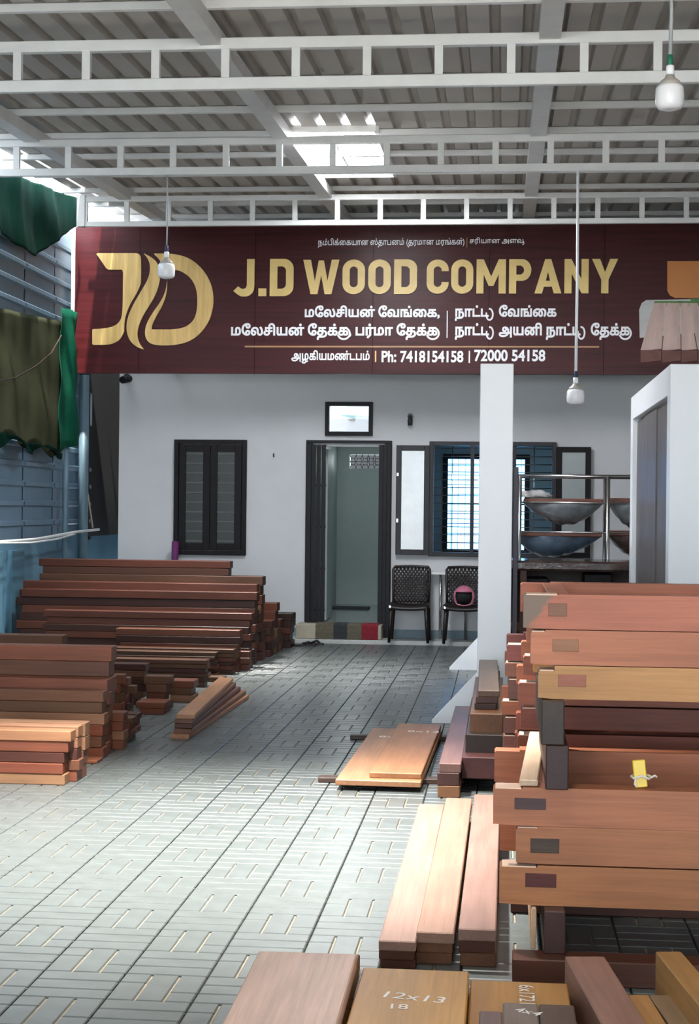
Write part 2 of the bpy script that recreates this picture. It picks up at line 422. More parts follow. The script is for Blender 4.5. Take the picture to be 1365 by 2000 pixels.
for ya, yb in ((18.62, 19.0), (19.09, 22.6)): struct(box('wall_alley_side', XS - .06, XS - .02, ya, yb, 1.2, 4.5, M['dark']))
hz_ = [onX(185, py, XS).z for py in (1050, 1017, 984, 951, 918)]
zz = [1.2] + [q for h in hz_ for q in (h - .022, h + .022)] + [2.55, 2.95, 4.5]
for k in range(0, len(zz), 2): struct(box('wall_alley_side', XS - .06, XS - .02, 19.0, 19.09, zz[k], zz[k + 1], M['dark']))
# --- roof: corrugated sheets on purlins and rafters
S_ = .046
def zr(Y): return 4.14 + S_ * Y              # underside of the purlins' top
RY0 = -4.2
SKX = (-1.93, -1.09); SKY = (13.35, 15.75)
ceil = struct(link('ceiling', None))
def roof_sheet(x0, x1, y0, y1):
    bm = bmesh.new(); P = []; t = x0
    while t < x1 - .01:
        for u, d in ((0, 0), (.135, 0), (.15, .05), (.195, .05), (.2095, 0)):
            P.append((min(t + u, x1), d))
        t += .21
    P.append((x1, 0))
    A = [bm.verts.new((x, y0, zr(y0) + .055 + d)) for x, d in P]; B = [bm.verts.new((x, y1, zr(y1) + .055 + d)) for x, d in P]
    for i in range(len(P) - 1):
        if P[i + 1][0] - P[i][0] > 1e-6: bm.faces.new((A[i], A[i + 1], B[i + 1], B[i]))
    obj('roof_sheet', bm, M['sheet'], ceil)
xs = [SKX[0] + .84 * k for k in range(-3, 8)]
roof_sheet(-4.62, xs[0], RY0, 20.2)
for k, x0 in enumerate(xs):
    if k == 3: roof_sheet(x0, x0 + .84, RY0, SKY[0]); roof_sheet(x0, x0 + .84, SKY[1], 20.2)
    else: roof_sheet(x0, x0 + .84, RY0, 20.2)
sx0, sx1 = SKX[0], SKX[0] + .84
purl = struct(link('trim_3', None))
for k in range(-8, 9):
    Y = 11.44 + 1.02 * k
    if -1 < Y < 20:
        bm = bmesh.new(); quadbox(bm, (0, Y, zr(Y) + .025), (9.4, .05, .05), .004); obj('purlin', bm, M['steelwhite'], purl)
raft = struct(link('trim_4', None))
XR1 = onY(478, 160, 11.2).x
for k in range(-1, 4):
    x = XR1 + 2.12 * k; y0, y1 = -4, 20.1
    bm = bmesh.new(); z0, z1 = zr(y0) - .05, zr(y1) - .05
    for s in (-.06, .06):
        pass
    v = [bm.verts.new((x + sx * (.065 if k < 2 else .05), y, z + dz)) for (y, z) in ((y0, z0), (y1, z1)) for dz in (-.05, .05) for sx in (-1, 1)]
    for q in ((0, 1, 3, 2), (4, 6, 7, 5), (0, 4, 5, 1), (2, 3, 7, 6), (0, 2, 6, 4), (1, 5, 7, 3)): bm.faces.new([v[i] for i in q])
    bmesh.ops.recalc_face_normals(bm, faces=bm.faces)
    obj('rafter', bm, M['rafter'], raft)
# daylight panel in the roof
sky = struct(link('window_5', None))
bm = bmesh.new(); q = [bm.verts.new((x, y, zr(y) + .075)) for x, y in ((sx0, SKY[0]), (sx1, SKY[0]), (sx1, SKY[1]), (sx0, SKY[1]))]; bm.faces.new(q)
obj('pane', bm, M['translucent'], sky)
def slopebar(name, x0, x1, y0, y1, h, m, parent, dz=0):
    bm = bmesh.new()
    v = [bm.verts.new((x, y, zr(y) + dz + z)) for y in (y0, y1) for z in (0, h) for x in (x0, x1)]
    for q in ((0, 1, 3, 2), (4, 6, 7, 5), (0, 4, 5, 1), (2, 3, 7, 6), (0, 2, 6, 4), (1, 5, 7, 3)): bm.faces.new([v[i] for i in q])
    bmesh.ops.recalc_face_normals(bm, faces=bm.faces); return obj(name, bm, m, parent)
for x in (sx0, sx1): slopebar('frame', x - .02, x + .02, SKY[0], SKY[1], .06, M['rafter'], sky, .01)
for y in (SKY[0], SKY[1]): slopebar('frame', sx0, sx1, y - .02, y + .02, .06, M['rafter'], sky, .01)
slopebar('frame', (sx0 + sx1) / 2 - .012, (sx0 + sx1) / 2 + .012, 14.0, SKY[1], .02, M['rafter'], sky, .03)

# --- lattice girders under the roof
def truss(n, Y, top_y, bot_y, xl, pitch_px, px_post, big):
    zt = onY(682, top_y[0], Y).z; zt0 = onY(682, top_y[1], Y).z; zb1 = onY(682, bot_y[0], Y).z; zb = onY(682, bot_y[1], Y).z
    t = struct(link(f'trim_{n}', None)); x1 = 4.45; d = .05
    box('chord', xl, x1, Y - d / 2, Y + d / 2, zt0, zt, M['steelwhite'], t, .004)
    box('chord', xl, x1, Y - d / 2, Y + d / 2, zb, zb1, M['steelwhite'], t, .004)
    x0 = onY(px_post, 500, Y).x; p = pitch_px * Y / F; k = -20
    while True:
        x = x0 + k * p; k += 1
        if x < xl + .02: continue
        if x > x1: break
        box('web_post', x - .026, x + .026, Y - d / 2 + .003, Y + d / 2 - .003, zb1, zt0, M['steelwhite'], t)
    return zb, t
zT1, _ = truss(5, 9.9, (71, 93), (149, 172), -5.2, 140.2, 437, 1)
zT2, _ = truss(6, 13.1, (267, 281), (324, 339), -5.0, 106, 234, 1)
xt3 = onY(158, 420, 16.4).x
zT3, t3 = truss(7, 16.4, (380, 391), (430, 440), xt3, 84.2, 247, 0)
box('end_post', xt3 - .035, xt3 + .05, 16.36, 16.44, zT3, onY(160, 382, 16.4).z, M['rafter'], t3)

# --- daylight slots at the far end of the alley, white conduit, nets
def strand(name, pts, r, m, label=None, cat=None):
    bm = bmesh.new(); tube(bm, pts, r, 6); o = obj(name, bm, m)
    if label: tag(o, label, cat)
    return o
def net(name, pyx, m, label, amp, xoff, ny=26, nz=26):
    """hanging net; pyx gives (left px, right px, top(t), bottom(t)) measured on the sheet wall"""
    pa, pb, top, bot = pyx; bm = bmesh.new(); g = []
    for i in range(ny + 1):
        t = i / ny; px = pa + (pb - pa) * t
        row = []
        for k in range(nz + 1):
            u = k / nz; py = bot(t) + (top(t) - bot(t)) * u
            p = onX(px, py, XS + xoff)
            row.append(bm.verts.new((p.x + amp * (math.sin(p.y * 6.1 + u * 2) + .6 * math.sin(p.y * 15 + u * 3.3) + .5 * math.sin(p.z * 9 + t * 5)), p.y, p.z)))
        g.append(row)
    for i in range(ny):
        for k in range(nz): bm.faces.new((g[i][k], g[i + 1][k], g[i + 1][k + 1], g[i][k + 1])).smooth = True
    o = obj(name, bm, m); md = o.modifiers.new('thickness', 'SOLIDIFY'); md.thickness = .004
    return tag(o, label, 'net')
net('shade_net', (-20, 152, lambda t: 322 + 66 * t, lambda t: 428 + 75 * max(0, 1 - abs(t - .52) / .50) ** .7 if t < .52 else 440 + 62 * (1 - (t - .52) / .48)), M['net'],
    'dark green shade net sagging from the eave above the blue sheet wall', .02, .16)
net('shade_net', (-20, 122, lambda t: 598 + 30 * t, lambda t: 842 + 50 * t + 10 * math.sin(t * 17)), M['netbrown'],
    'faded olive shade net hung flat on the blue sheet wall', .012, .09)
net('shade_net', (119, 151, lambda t: 600 + 10 * t, lambda t: 880 - 12 * t), M['netlight'],
    'bright green gathered strip of shade net hanging in folds by the blue post', .03, .13, 30, 16)
net('shade_net', (-20, 125, lambda t: 836 + 50 * t, lambda t: 862 + 24 * t + 12 * math.sin(t * 14)), M['net'],
    'rolled dark green hem bunched along the bottom of the olive net', .03, .16, 30, 8)
strand('rope', [onX(px, py, XS + .19) for px, py in ((-10, 745), (30, 738), (70, 715), (100, 690), (120, 655))], .008, M['brownrope'], 'brown rope drooping across the olive net', 'rope')
strand('conduit', [onX(px, py, XS + .16) for px, py in ((-10, 1059), (30, 1056), (70, 1053), (110, 1046), (148, 1039), (193, 1034))], .016, M['rope'], 'white conduit curving along the top of the blue parapet', 'conduit')
strand('conduit', [onX(px, py, XS + .20) for px, py in ((-10, 1061), (60, 1060), (110, 1053), (146, 1043))], .011, M['rope'], 'thinner white cable sagging just below the white conduit', 'cable')
strand('pole', [onX(168, 945, XS + .10), onX(181, 1030, XS + .10)], .012, M['beige'], 'thin pale stick leaning in the gap beside the blue post', 'stick')
bm = bmesh.new(); p = onX(185, 1000, XS)
# ================================================================== SIGN
YS = 18.0
def sx(px, py=600): return onY(px, py, YS).x
def sz(py, px=680): return onY(px, py, YS).z
sg = thing('shop_sign', 'long maroon shop sign with gold company name above the office front', 'sign', (0, YS, sz(730)))
def spt(px, py, dy=0): p = onY(px, py, YS); return (p.x, dy, p.z - sg.location.z)
xr_end = 3.7
bm = bmesh.new(); x0 = sx(146); za, zb_ = 0, sz(440) - sg.location.z
edges = [x0] + [sx(p) for p in (272, 498, 728, 955, 1180)] + [xr_end]
for a, b in zip(edges, edges[1:]):
    box('panel', a + .0012, b - .0012, 0, .10, za, zb_, M['signred'], sg, .0015)
box('edge_strip', sx(139), x0, -.008, .11, za, zb_ - .02, M['steelwhite'], sg)
box('rear_frame', sx(150), xr_end - .05, .10, .2, za + .05, zb_ - .1, M['rafter'], sg)
for px in (300, 700, 1100, 1500):
    box('bracket', sx(px) - .03, sx(px) + .03, .2, YW - YS, .2, .26, M['rafter'], sg)

def fill_mesh(bm, groups, y_front, y_back=None):
    """groups: list of [outer, hole, ...] outlines in (x,z); flat face at y_front, walls to y_back"""
    for loops in groups:
        vl = [[bm.verts.new((p[0], y_front, p[1])) for p in lp] for lp in loops]; flat = [v for l in vl for v in l]
        tri = tessellate_polygon([[Vector((p[0], p[1], 0)) for p in lp] for lp in loops])
        for t in tri:
            a, b, c = (flat[i] for i in t)
            n = (b.co - a.co).cross(c.co - a.co)
            try: bm.faces.new((a, b, c) if n.y < 0 else (a, c, b))
            except ValueError: pass
        if y_back is not None:
            for l in vl:
                bk = [bm.verts.new((v.co.x, y_back, v.co.z)) for v in l]; n = len(l)
                for i in range(n): bm.faces.new((l[i], l[(i + 1) % n], bk[(i + 1) % n], bk[i]))

def area(l): return .5 * sum(l[i][0] * l[(i + 1) % len(l)][1] - l[(i + 1) % len(l)][0] * l[i][1] for i in range(len(l)))
def inside(p, l):
    r = False
    for i in range(len(l)):
        (x1, y1), (x2, y2) = l[i], l[(i + 1) % len(l)]
        if (y1 > p[1]) != (y2 > p[1]) and p[0] < (x2 - x1) * (p[1] - y1) / (y2 - y1) + x1: r = not r
    return r
def bolder(l, d):
    if not d: return l
    out = []; n = len(l)
    for i in range(n):
        a, b, c = Vector(l[i - 1]), Vector(l[i]), Vector(l[(i + 1) % n])
        e, f = (b - a), (c - b)
        if e.length < 1e-6 or f.length < 1e-6: continue
        n1 = Vector((e.y, -e.x)).normalized(); n2 = Vector((f.y, -f.x)).normalized(); m = n1 + n2
        if m.length < .3: m = n1
        else: m = m.normalized() / max(.6, m.normalized().dot(n1))
        out.append(tuple(b + m * d))
    return out
def arc_stroke(cx, cy, rx, ry, a0, a1, wd, n=18):
    o, i = [], []
    for k in range(n + 1):
        a = math.radians(a0 + (a1 - a0) * k / n); c, s = math.cos(a), math.sin(a)
        o.append((cx + (rx + wd / 2) * c, cy + (ry + wd / 2) * s)); i.append((cx + (rx - wd / 2) * c, cy + (ry - wd / 2) * s))
    l = o + i[::-1]
    return l if area(l) > 0 else l[::-1]
def text_outlines(s, bold=0.0, lig=None):
    """outlines of a line of text (size 1); lig maps a character index to the vowel sign joined to it"""
    c = bpy.data.curves.new('lettering', 'FONT'); c.body = s; c.resolution_u = 3
    o = bpy.data.objects.new('lettering', c); COL.objects.link(o)
    dg = bpy.context.evaluated_depsgraph_get(); dg.update()
    cv = o.evaluated_get(dg).to_curve(dg)
    by = {}
    for sp in cv.splines:
        if sp.type != 'BEZIER': continue
        bp = sp.bezier_points; l = []; n = len(bp)
        for i in range(n):
            a, b = bp[i], bp[(i + 1) % n]
            p0, p1, p2, p3 = a.co, a.handle_right, b.handle_left, b.co
            straight = (p1 - p0).cross(p3 - p0).length < 1e-5 and (p2 - p0).cross(p3 - p0).length < 1e-5
            for k in range(1 if straight else 4):
                t = k / 4; u = 1 - t
                q = u ** 3 * p0 + 3 * u * u * t * p1 + 3 * u * t * t * p2 + t ** 3 * p3; l.append((q.x, q.y))
        m = [l[0]]
        for p in l[1:]:
            if (Vector(p) - Vector(m[-1])).length > 1e-4: m.append(p)
        if len(m) > 2: by.setdefault(sp.character_index, []).append(m)
    o.evaluated_get(dg).to_curve_clear(); bpy.data.objects.remove(o); bpy.data.curves.remove(c)
    chars = []
    for ci, ls in by.items():
        big = max(ls, key=lambda l: abs(area(l)))
        if area(big) < 0: ls = [l[::-1] for l in ls]
        out = [bolder(l, bold) for l in ls]
        if lig and ci in lig:
            xs_ = [p[0] for l in ls for p in l]; a, b = min(xs_), max(xs_); wd = .085 + bold * 2; k = lig[ci]
            if k == 'ku': out.append(arc_stroke(a + (b - a) * .56, .12, (b - a) * .64, .42, 62, -165, wd * .85, 26))
            if k == 'tu': out += [arc_stroke(b + .10, .14, .27, .42, -200, 105, wd * .85, 30)]
            if k == 'vu': out.append(arc_stroke(b - .02, -.02, .12, .24, 80, -150, wd))
        chars.append(out)
    return chars
def winding(p, loops):
    w_ = 0
    for l in loops:
        for i in range(len(l)):
            (x1, y1), (x2, y2) = l[i], l[(i + 1) % len(l)]
            if (y1 <= p[1]) != (y2 <= p[1]):
                side = (x2 - x1) * (p[1] - y1) - (p[0] - x1) * (y2 - y1)
                if y2 > y1 and side > 0: w_ += 1
                elif y2 <= y1 and side < 0: w_ -= 1
    return w_
def flat_text(bm, chars, place):
    """fill each character (non-zero rule); place maps (x, y) to a 3-D point"""
    for loops in chars:
        vs = [Vector(p) for l in loops for p in l]; ed = []; n0 = 0
        for l in loops: ed += [(n0 + i, n0 + (i + 1) % len(l)) for i in range(len(l))]; n0 += len(l)
        V2, _, F2, *_r = delaunay_2d_cdt(vs, ed, [], 0, 1e-5)
        mp = {}
        for f in F2:
            c = sum((V2[i] for i in f), Vector((0, 0))) / len(f)
            if winding(c, loops):
                for i in f:
                    if i not in mp: mp[i] = bm.verts.new(place(V2[i]))
                bm.faces.new([mp[i] for i in f])
def set_box(groups, px0, py0, px1, py1):
    xs_ = [p[0] for g in groups for l in g for p in l]; ys_ = [p[1] for g in groups for l in g for p in l]
    a, b, c, d = min(xs_), max(xs_), min(ys_), max(ys_); P0 = spt(px0, py1); P1 = spt(px1, py0)
    f = lambda p: (P0[0] + (p[0] - a) / (b - a) * (P1[0] - P0[0]), P0[2] + (p[1] - c) / (d - c) * (P1[2] - P0[2]))
    return [[[f(p) for p in l] for l in g] for g in groups]
def sign_text(s, bx, m=None, bold=0, lig=None, depth=.004):
    ch = set_box(text_outlines(s, bold, lig), *bx); bm = bmesh.new()
    for k in range(len(ch)): flat_text(bm, [ch[k]], lambda p: (p[0], -.0015 - .00015 * (k % 3), p[1]))
    return obj('lettering', bm, m or M['print'], sg)
B = .038
sign_text('நம்பிக்ைகயான ஸ்தாபனம் (தரமான மரங்கள்)', (621, 464, 907, 484), bold=.012)
sign_text('சரியான அளவ', (917, 463, 1024, 479), bold=.012, lig={9: 'vu'})
sign_text('மேலசியன் ேவங்ைக,', (595, 596, 859, 623), bold=B)
sign_text('நாட்ட   ேவங்ைக', (888, 595, 1087, 627), bold=B, lig={4: 'tu'})
sign_text('மேலசியன் ேதக்க, பர்மா ேதக்க', (451, 631, 859, 664), bold=B, lig={13: 'ku', 26: 'ku'})
sign_text('நாட்ட   அயனி நாட்ட   ேதக்க', (888, 630, 1234, 664), bold=B, lig={4: 'tu', 17: 'tu', 25: 'ku'})
sign_text('அழகியமண்டபம்', (569, 684, 722, 710), bold=.03)
sign_text('Ph: 7418154158', (745, 685, 905, 708), bold=.03)
sign_text('72000 54158', (926, 683, 1065, 706), bold=.03)
def sign_bar(px0, py0, px1, py1, m):
    a, b = spt(px0, py1), spt(px1, py0); box('rule_line', a[0], b[0], -.004, .0, a[2], b[2], m, sg)
sign_bar(872, 607, 874.5, 660, M['print']); sign_bar(911, 464, 912.5, 483, M['goldline']); sign_bar(732, 685, 735, 707, M['gold'])
sign_bar(915, 685, 918, 709, M['print']); sign_bar(478, 676, 1170, 678.5, M['goldline'])
# company name, bold condensed capitals drawn as outlines (cap height 1)
def rrect(x0, x1, r, z0=0., z1=1., n=7, corners='1111'):
    out = []
    for (cx, cz, a, k) in ((x1 - r, z1 - r, 0, 0), (x0 + r, z1 - r, 90, 1), (x0 + r, z0 + r, 180, 2), (x1 - r, z0 + r, 270, 3)):
        if corners[k] == '1' and r > 0:
            for i in range(n + 1): t = math.radians(a + 90 * i / n); out.append((cx + r * math.cos(t), cz + r * math.sin(t)))
        else: out.append((x1 if k in (0, 3) else x0, z1 if k < 2 else z0))
    return out
S = .20
def letter(ch):
    if ch == 'O': return [[rrect(0, .62, .30), rrect(S, .62 - S, .11, S, 1 - S)[::-1]]], .62
    if ch == 'D': return [[rrect(0, .63, .26, corners='1001'), rrect(S, .63 - S, .12, S, 1 - S, corners='1001')[::-1]]], .63
    if ch == 'P': return [[[(0, 0), (S, 0), (S, .37), (.37, .37)] + [(.37 + .25 * math.cos(t) * 1.0, .685 + .315 * math.sin(t)) for t in [math.radians(-80 + 16 * k) for k in range(11)]] + [(.35, 1), (0, 1)], [(S, .55), (S, .82), (.33, .82), (.40, .76), (.42, .685), (.40, .61), (.33, .55)]]], .62
    if ch == 'C':
        o = rrect(0, .62, .30); i = rrect(S, .62 - S, .11, S, 1 - S)
        up = [(.62, .66)] + [p for p in o if p[1] >= .66]; lo = [p for p in o if p[1] <= .34] + [(.62, .34)]
        iu = [p for p in i if p[1] > .6 and p[0] <= .43]; il = [p for p in i if p[1] < .4 and p[0] <= .43]
        lp = up + lo + [(.42, .34)] + il[::-1] + iu[::-1] + [(.42, .66)]
        return [[lp]], .60
    if ch == 'J': return [[[(.30, 1), (.50, 1), (.50, .27)] + [(.25 + .25 * math.cos(t), .25 + .26 * math.sin(t)) for t in [math.radians(-20 * k) for k in range(1, 6)]] + [(.14, .0), (.05, .05), (-.06, .14), (.07, .27), (.14, .21), (.21, .195), (.27, .22), (.30, .29)]]], .52
    if ch == '.': return [[[(0, 0), (.21, 0), (.21, .21), (0, .21)]]], .21
    if ch == 'W': return [[[(0, 1), (.21, 1), (.325, .38), (.43, 1 - .02), (.57, 1 - .02), (.675, .38), (.79, 1), (1, 1), (.79, 0), (.60, 0), (.50, .55), (.40, 0), (.21, 0)]]], 1.0
    if ch == 'M': return [[[(0, 0), (0, 1), (.2, 1), (.41, .50), (.62, 1), (.82, 1), (.82, 0), (.62, 0), (.62, .56), (.475, .22), (.345, .22), (.2, .56), (.2, 0)]]], .82
    if ch == 'A': return [[[(0, 0), (.29, 1), (.46, 1), (.75, 0), (.54, 0), (.485, .2), (.265, .2), (.21, 0)], [(.315, .37), (.375, .63), (.435, .37)]]], .74
    if ch == 'N': return [[[(0, 0), (0, 1), (.19, 1), (.47, .42), (.47, 1), (.67, 1), (.67, 0), (.48, 0), (.2, .58), (.2, 0)]]], .67
    if ch == 'Y': return [[[(0, 1), (.22, 1), (.36, .62), (.50, 1), (.72, 1), (.46, .40), (.46, 0), (.26, 0), (.26, .40)]]], .70
def word(chars, gap=.09):
    out = []; x = 0
    for ch in chars:
        if ch == ' ': x += .22; continue
        g, wd = letter(ch); out.append([[[(p[0] + x, p[1]) for p in l] for l in q] for q in g]); x += wd + gap
    return out
for wd, (a, b), (t, bt) in (('J.D', (456, 574), (506, 579)), ('WOOD', (592, 815), (507, 575)), ('COMPANY', (833, 1207), (506, 574))):
    lw = word(wd); allp = [p for gl in lw for g in gl for l in g for p in l]; lo, hi = min(p[0] for p in allp), max(p[0] for p in allp)
    P0, P1 = spt(a, bt), spt(b, t)
    for gl in lw:
        bm = bmesh.new()
        fill_mesh(bm, [[[(P0[0] + (p[0] - lo) / (hi - lo) * (P1[0] - P0[0]), P0[2] + p[1] * (P1[2] - P0[2])) for p in l] for l in g] for g in gl], -.022, -.0002)
        obj('letter', bm, M['goldplain'], sg)
# gold emblem
def chaikin(l, n=2):
    for _ in range(n):
        o = []
        for i in range(len(l)):
            a, b = l[i], l[(i + 1) % len(l)]
            if a == b: o.append(a); continue
            o += [(a[0] * .75 + b[0] * .25, a[1] * .75 + b[1] * .25), (a[0] * .25 + b[0] * .75, a[1] * .25 + b[1] * .75)]
        l = o
    m = [l[0]]
    for p in l[1:]:
        if abs(p[0] - m[-1][0]) + abs(p[1] - m[-1][1]) > .05: m.append(p)
    return m
def sharp(*pts): return [q for p in pts for q in (p, p)]
k_ = .4689
J_ = sharp((145, 138)) + [(290, 138), (318, 138), (331, 148), (333, 170)] + sharp((333, 262)) + [(318, 300), (290, 345), (270, 392), (263, 430)] + sharp((262, 465)) + [(245, 500), (215, 516), (190, 520)] + sharp((130, 520), (130, 455)) + [(165, 453), (215, 446), (246, 424), (257, 385)] + sharp((258, 207), (192, 207))
F1_ = sharp((343, 138)) + [(385, 160), (408, 190), (414, 235), (404, 285), (383, 332), (345, 390), (322, 440), (316, 480), (326, 515)] + sharp((346, 540)) + [(310, 527), (284, 500), (271, 460), (275, 412), (297, 358), (332, 298), (362, 248), (372, 205), (366, 168)]
D_ = sharp((385, 140)) + [(470, 140), (540, 160), (600, 215), (634, 290), (634, 372), (605, 445), (550, 500), (480, 522), (400, 523), (364, 512), (348, 482), (352, 440), (375, 395), (415, 340), (434, 300)] + sharp((442, 250)) + [(441, 300), (425, 352), (395, 402), (378, 438)] + sharp((377, 456)) + [(495, 456), (545, 430), (566, 385), (568, 300), (545, 245), (500, 212), (470, 207)] + sharp((426, 207)) + [(416, 172)]
for pl in (J_, F1_, D_):
    l = [(120 + x * k_, 430 + y * k_) for x, y in chaikin(pl)]; q = [spt(*p) for p in l]; q = [(p[0], p[2]) for p in q]
    bm = bmesh.new(); fill_mesh(bm, [[q]], -.02, -.0002); obj('emblem', bm, M['gold'], sg)
# printed pictures at the end of the sign
def sign_poly(pts, m, d, nm='printed_picture', sub=False):
    q = [spt(*p) for p in pts]; bm = bmesh.new(); fill_mesh(bm, [[[(p[0], p[2]) for p in q]]], -d); return obj(nm, bm, m, sg)
sign_poly([(1303, 510), (1480, 510), (1480, 582), (1318, 582), (1308, 577), (1303, 568)], M['orange'], .003)
sign_poly([(1262, 586), (1480, 582), (1480, 640), (1249, 660), (1248, 605), (1253, 592)], M['greyprint'], .002)
sign_poly([(1278, 588), (1350, 588), (1345, 583), (1480, 583), (1480, 600), (1276, 598)], M['greenprint'], .003)
for (a, b, c, d) in ((1276, 1302, 1250, 1292), (1302, 1328, 1292, 1330), (1328, 1345, 1330, 1362), (1345, 1362, 1362, 1410)):
    sign_poly([(a + .6, 592), (b - .6, 592), (d - .8, 684), (c + .8, 684)], M['plankprint'], .004)
    sign_poly([(c + .8, 685), (d - .8, 682), (d - .8, 704), (c + .8, 708)], M['plankend'], .004)

# ================================================================== WINDOWS AND DOOR
def wx(px): return onY(px, 950, YW).x
def wz(py, px=650): return onY(px, py, YW).z
# window with louvred shutters
w1 = struct(link('window_1', None, None, (0, YW, 0)))
a, b, z0, z1 = wx(341), wx(482), wz(1084, 410), wz(859, 410)
def frame_ring(name, a, b, z0, z1, t, ya, yb, m, parent):
    bm = bmesh.new()
    for (x0, x1, q0, q1) in ((a, a + t, z0, z1), (b - t, b, z0, z1), (a + t, b - t, z0, z0 + t), (a + t, b - t, z1 - t, z1)):
        quadbox(bm, ((x0 + x1) / 2, (ya + yb) / 2, (q0 + q1) / 2), (x1 - x0, yb - ya, q1 - q0), .003)
    return obj(name, bm, m, parent)
frame_ring('frame', a, b, z0, z1, .055, -.05, 0, M['black'], w1)
mid = (a + b) / 2
for (p, q) in ((a + .06, mid - .003), (mid + .003, b - .06)):
    lf = frame_ring('leaf', p, q, z0 + .06, z1 - .06, .085, -.04, -.01, M['black'], w1)
    box('pane', p + .08, q - .08, -.022, -.012, z0 + .14, z1 - .14, M['greenglass'], lf)
    for k in range(10):
        z = z0 + .17 + k * (z1 - z0 - .34) / 9
        box('louvre', p + .085, q - .085, -.033, -.020, z - .009, z + .009, M['louver'], lf)
# small fixed light over the door
w2 = struct(link('window_2', None, None, (0, YW, 0)))
frame_ring('frame', wx(634), wx(727), wz(851), wz(785), .05, -.04, .06, M['black'], w2)
box('pane', tran[0], tran[1], .03, .034, tran[2], tran[3], M['glass'], w2)
# door with folded collapsible gates
d1 = struct(link('door_1', None, None, (0, YW, 0)))
za = .2; zt = wz(866, 680)
for (p, q) in ((wx(598), wx(611)), (wx(752), wx(765))): box('jamb', p, q, -.05, .12, .03, zt, M['blacksteel'], d1, .003)
box('lintel', wx(598), wx(765), -.05, .12, zt, zt + .035, M['blacksteel'], d1, .003)
for (p, q, n) in ((600, 638, 8), (741, 763, 6)):
    g = link('folding_gate', None, d1)
    for k in range(n):
        x = wx(p + (q - p) * (k + .5) / n); box('upright', x - .0135, x + .0135, -.085 - .03 * (k % 2), -.06 - .03 * (k % 2), .12, zt - .02, M['blacksteel'], g)
    for zz in (.35, .85, 1.35, 1.85): box('cross_link', wx(p), wx(q), -.065, -.055, zz - .014, zz + .014, M['blacksteel'], g)
lf = link('leaf', None, d1)
box('leaf_panel', onY(631, 1000, 19.25).x, onY(640, 1000, 19.25).x, .22, .85, .21, zt - .06, M['room'], lf)
# barred window and its two open leaves
w3 = struct(link('window_3', None, None, (0, YW, 0)))
frame_ring('frame', wx(838), wx(1086), wz(1088, 960), wz(863, 960), .05, -.05, .12, M['greyframe'], w3)
for px in (922, 1004): box('mullion', wx(px) - .022, wx(px) + .022, -.03, .10, wz(1084, 960), wz(868, 960), M['greyframe'], w3)
for k in range(14):
    z = wz(1076, 960) + k * (wz(876, 960) - wz(1076, 960)) / 13
    bm = bmesh.new(); tube(bm, [(wx(842), .06, z), (wx(1082), .06, z)], .006, 6); obj('bar', bm, M['steel'], w3)
for px in (883, 965, 1043):
    bm = bmesh.new(); tube(bm, [(wx(px), .075, wz(1084, 960)), (wx(px), .075, wz(868, 960))], .006, 6); obj('bar', bm, M['steel'], w3)
for (p, q, t, bt) in ((774, 839, 870, 1083), (1086, 1153, 873, 1089)):
    lf = frame_ring('leaf', wx(p), wx(q), wz(bt, p), wz(t, p), .065, -.075, -.045, M['greyframe'] if p < 800 else M['black'], w3)
    box('pane', wx(p) + .06, wx(q) - .06, -.064, -.056, wz(bt, p) + .06, wz(t, p) - .06, M['frost' if p < 800 else 'frostdim'], lf)
    if p < 800:
        for zz in (1.35, 1.0): box('latch', wx(p) + .01, wx(p) + .03, -.09, -.075, wz(930 if zz > 1.2 else 1020, p), wz(924 if zz > 1.2 else 1013, p), M['steel'], lf)
# far window of the room behind
w4 = struct(link('window_4', None, None, (0, YB, 0)))
frame_ring('frame', bwin[0] - .02, bwin[1] + .02, bwin[2] - .02, bwin[3] + .02, .07, -.03, .1, M['black'], w4)
for k in range(1, 3):
    x = bwin[0] + k * (bwin[1] - bwin[0]) / 3; box('mullion', x - .025, x + .025, -.02, .08, bwin[2], bwin[3], M['black'], w4)
for k in range(1, 10):
    z = bwin[2] + k * (bwin[3] - bwin[2]) / 10; bm = bmesh.new(); tube(bm, [(bwin[0], .05, z), (bwin[1], .05, z)], .006, 6); obj('bar', bm, M['bluedark'], w4)
for k in range(1, 12):
    x = bwin[0] + k * (bwin[1] - bwin[0]) / 12; bm = bmesh.new(); tube(bm, [(x, .06, bwin[2]), (x, .06, bwin[3])], .004, 6); obj('bar', bm, M['bluedark'], w4)
box('pane', bwin[0], bwin[1], .085, .09, bwin[2], bwin[3], M['tint'], w4)
# ornamental vent in the room behind the door
w6 = struct(link('window_6', None, None, (0, YB, 0)))
bm = bmesh.new(); vw, vh = vent[1] - vent[0], vent[3] - vent[2]
for i in range(5):
    cx, cz = vent[0] + (i + .5) * vw / 5, (vent[2] + vent[3]) / 2
    tube(bm, [(cx + .036 * math.cos(t), .05, cz + .05 * math.sin(t)) for t in [n * PI / 6 for n in range(13)]], .007, 6, False)
    for q in (-1, 1):
        for t in (-1, 1): tube(bm, [(cx + q * .026, .05, cz + t * .036), (cx + q * vw / 10, .05, cz + t * vh / 2)], .007, 6, False)
tube(bm, [(vent[0], .05, cz), (vent[1], .05, cz)], .006, 6, False)
stuff(obj('fretwork', bm, M['louver'], w6))
# what the daylight openings look out on
tag(box('neighbour_house', -3.6, -1.95, 26, 30, -.1, 3.05, M['brownblock'], ch=.01), 'brown neighbouring house wall glimpsed through the small window over the door', 'house')
bm = bmesh.new(); quadbox(bm, (0, 0, 0), (2.6, 2.0, .06), .01)
o = obj('awning', bm, M['cyan'], None, (-1.2, 25.6, 3.18)); o.rotation_euler = (.25, .06, 0); tag(o, 'pale teal awning glimpsed through the small window over the door', 'awning')
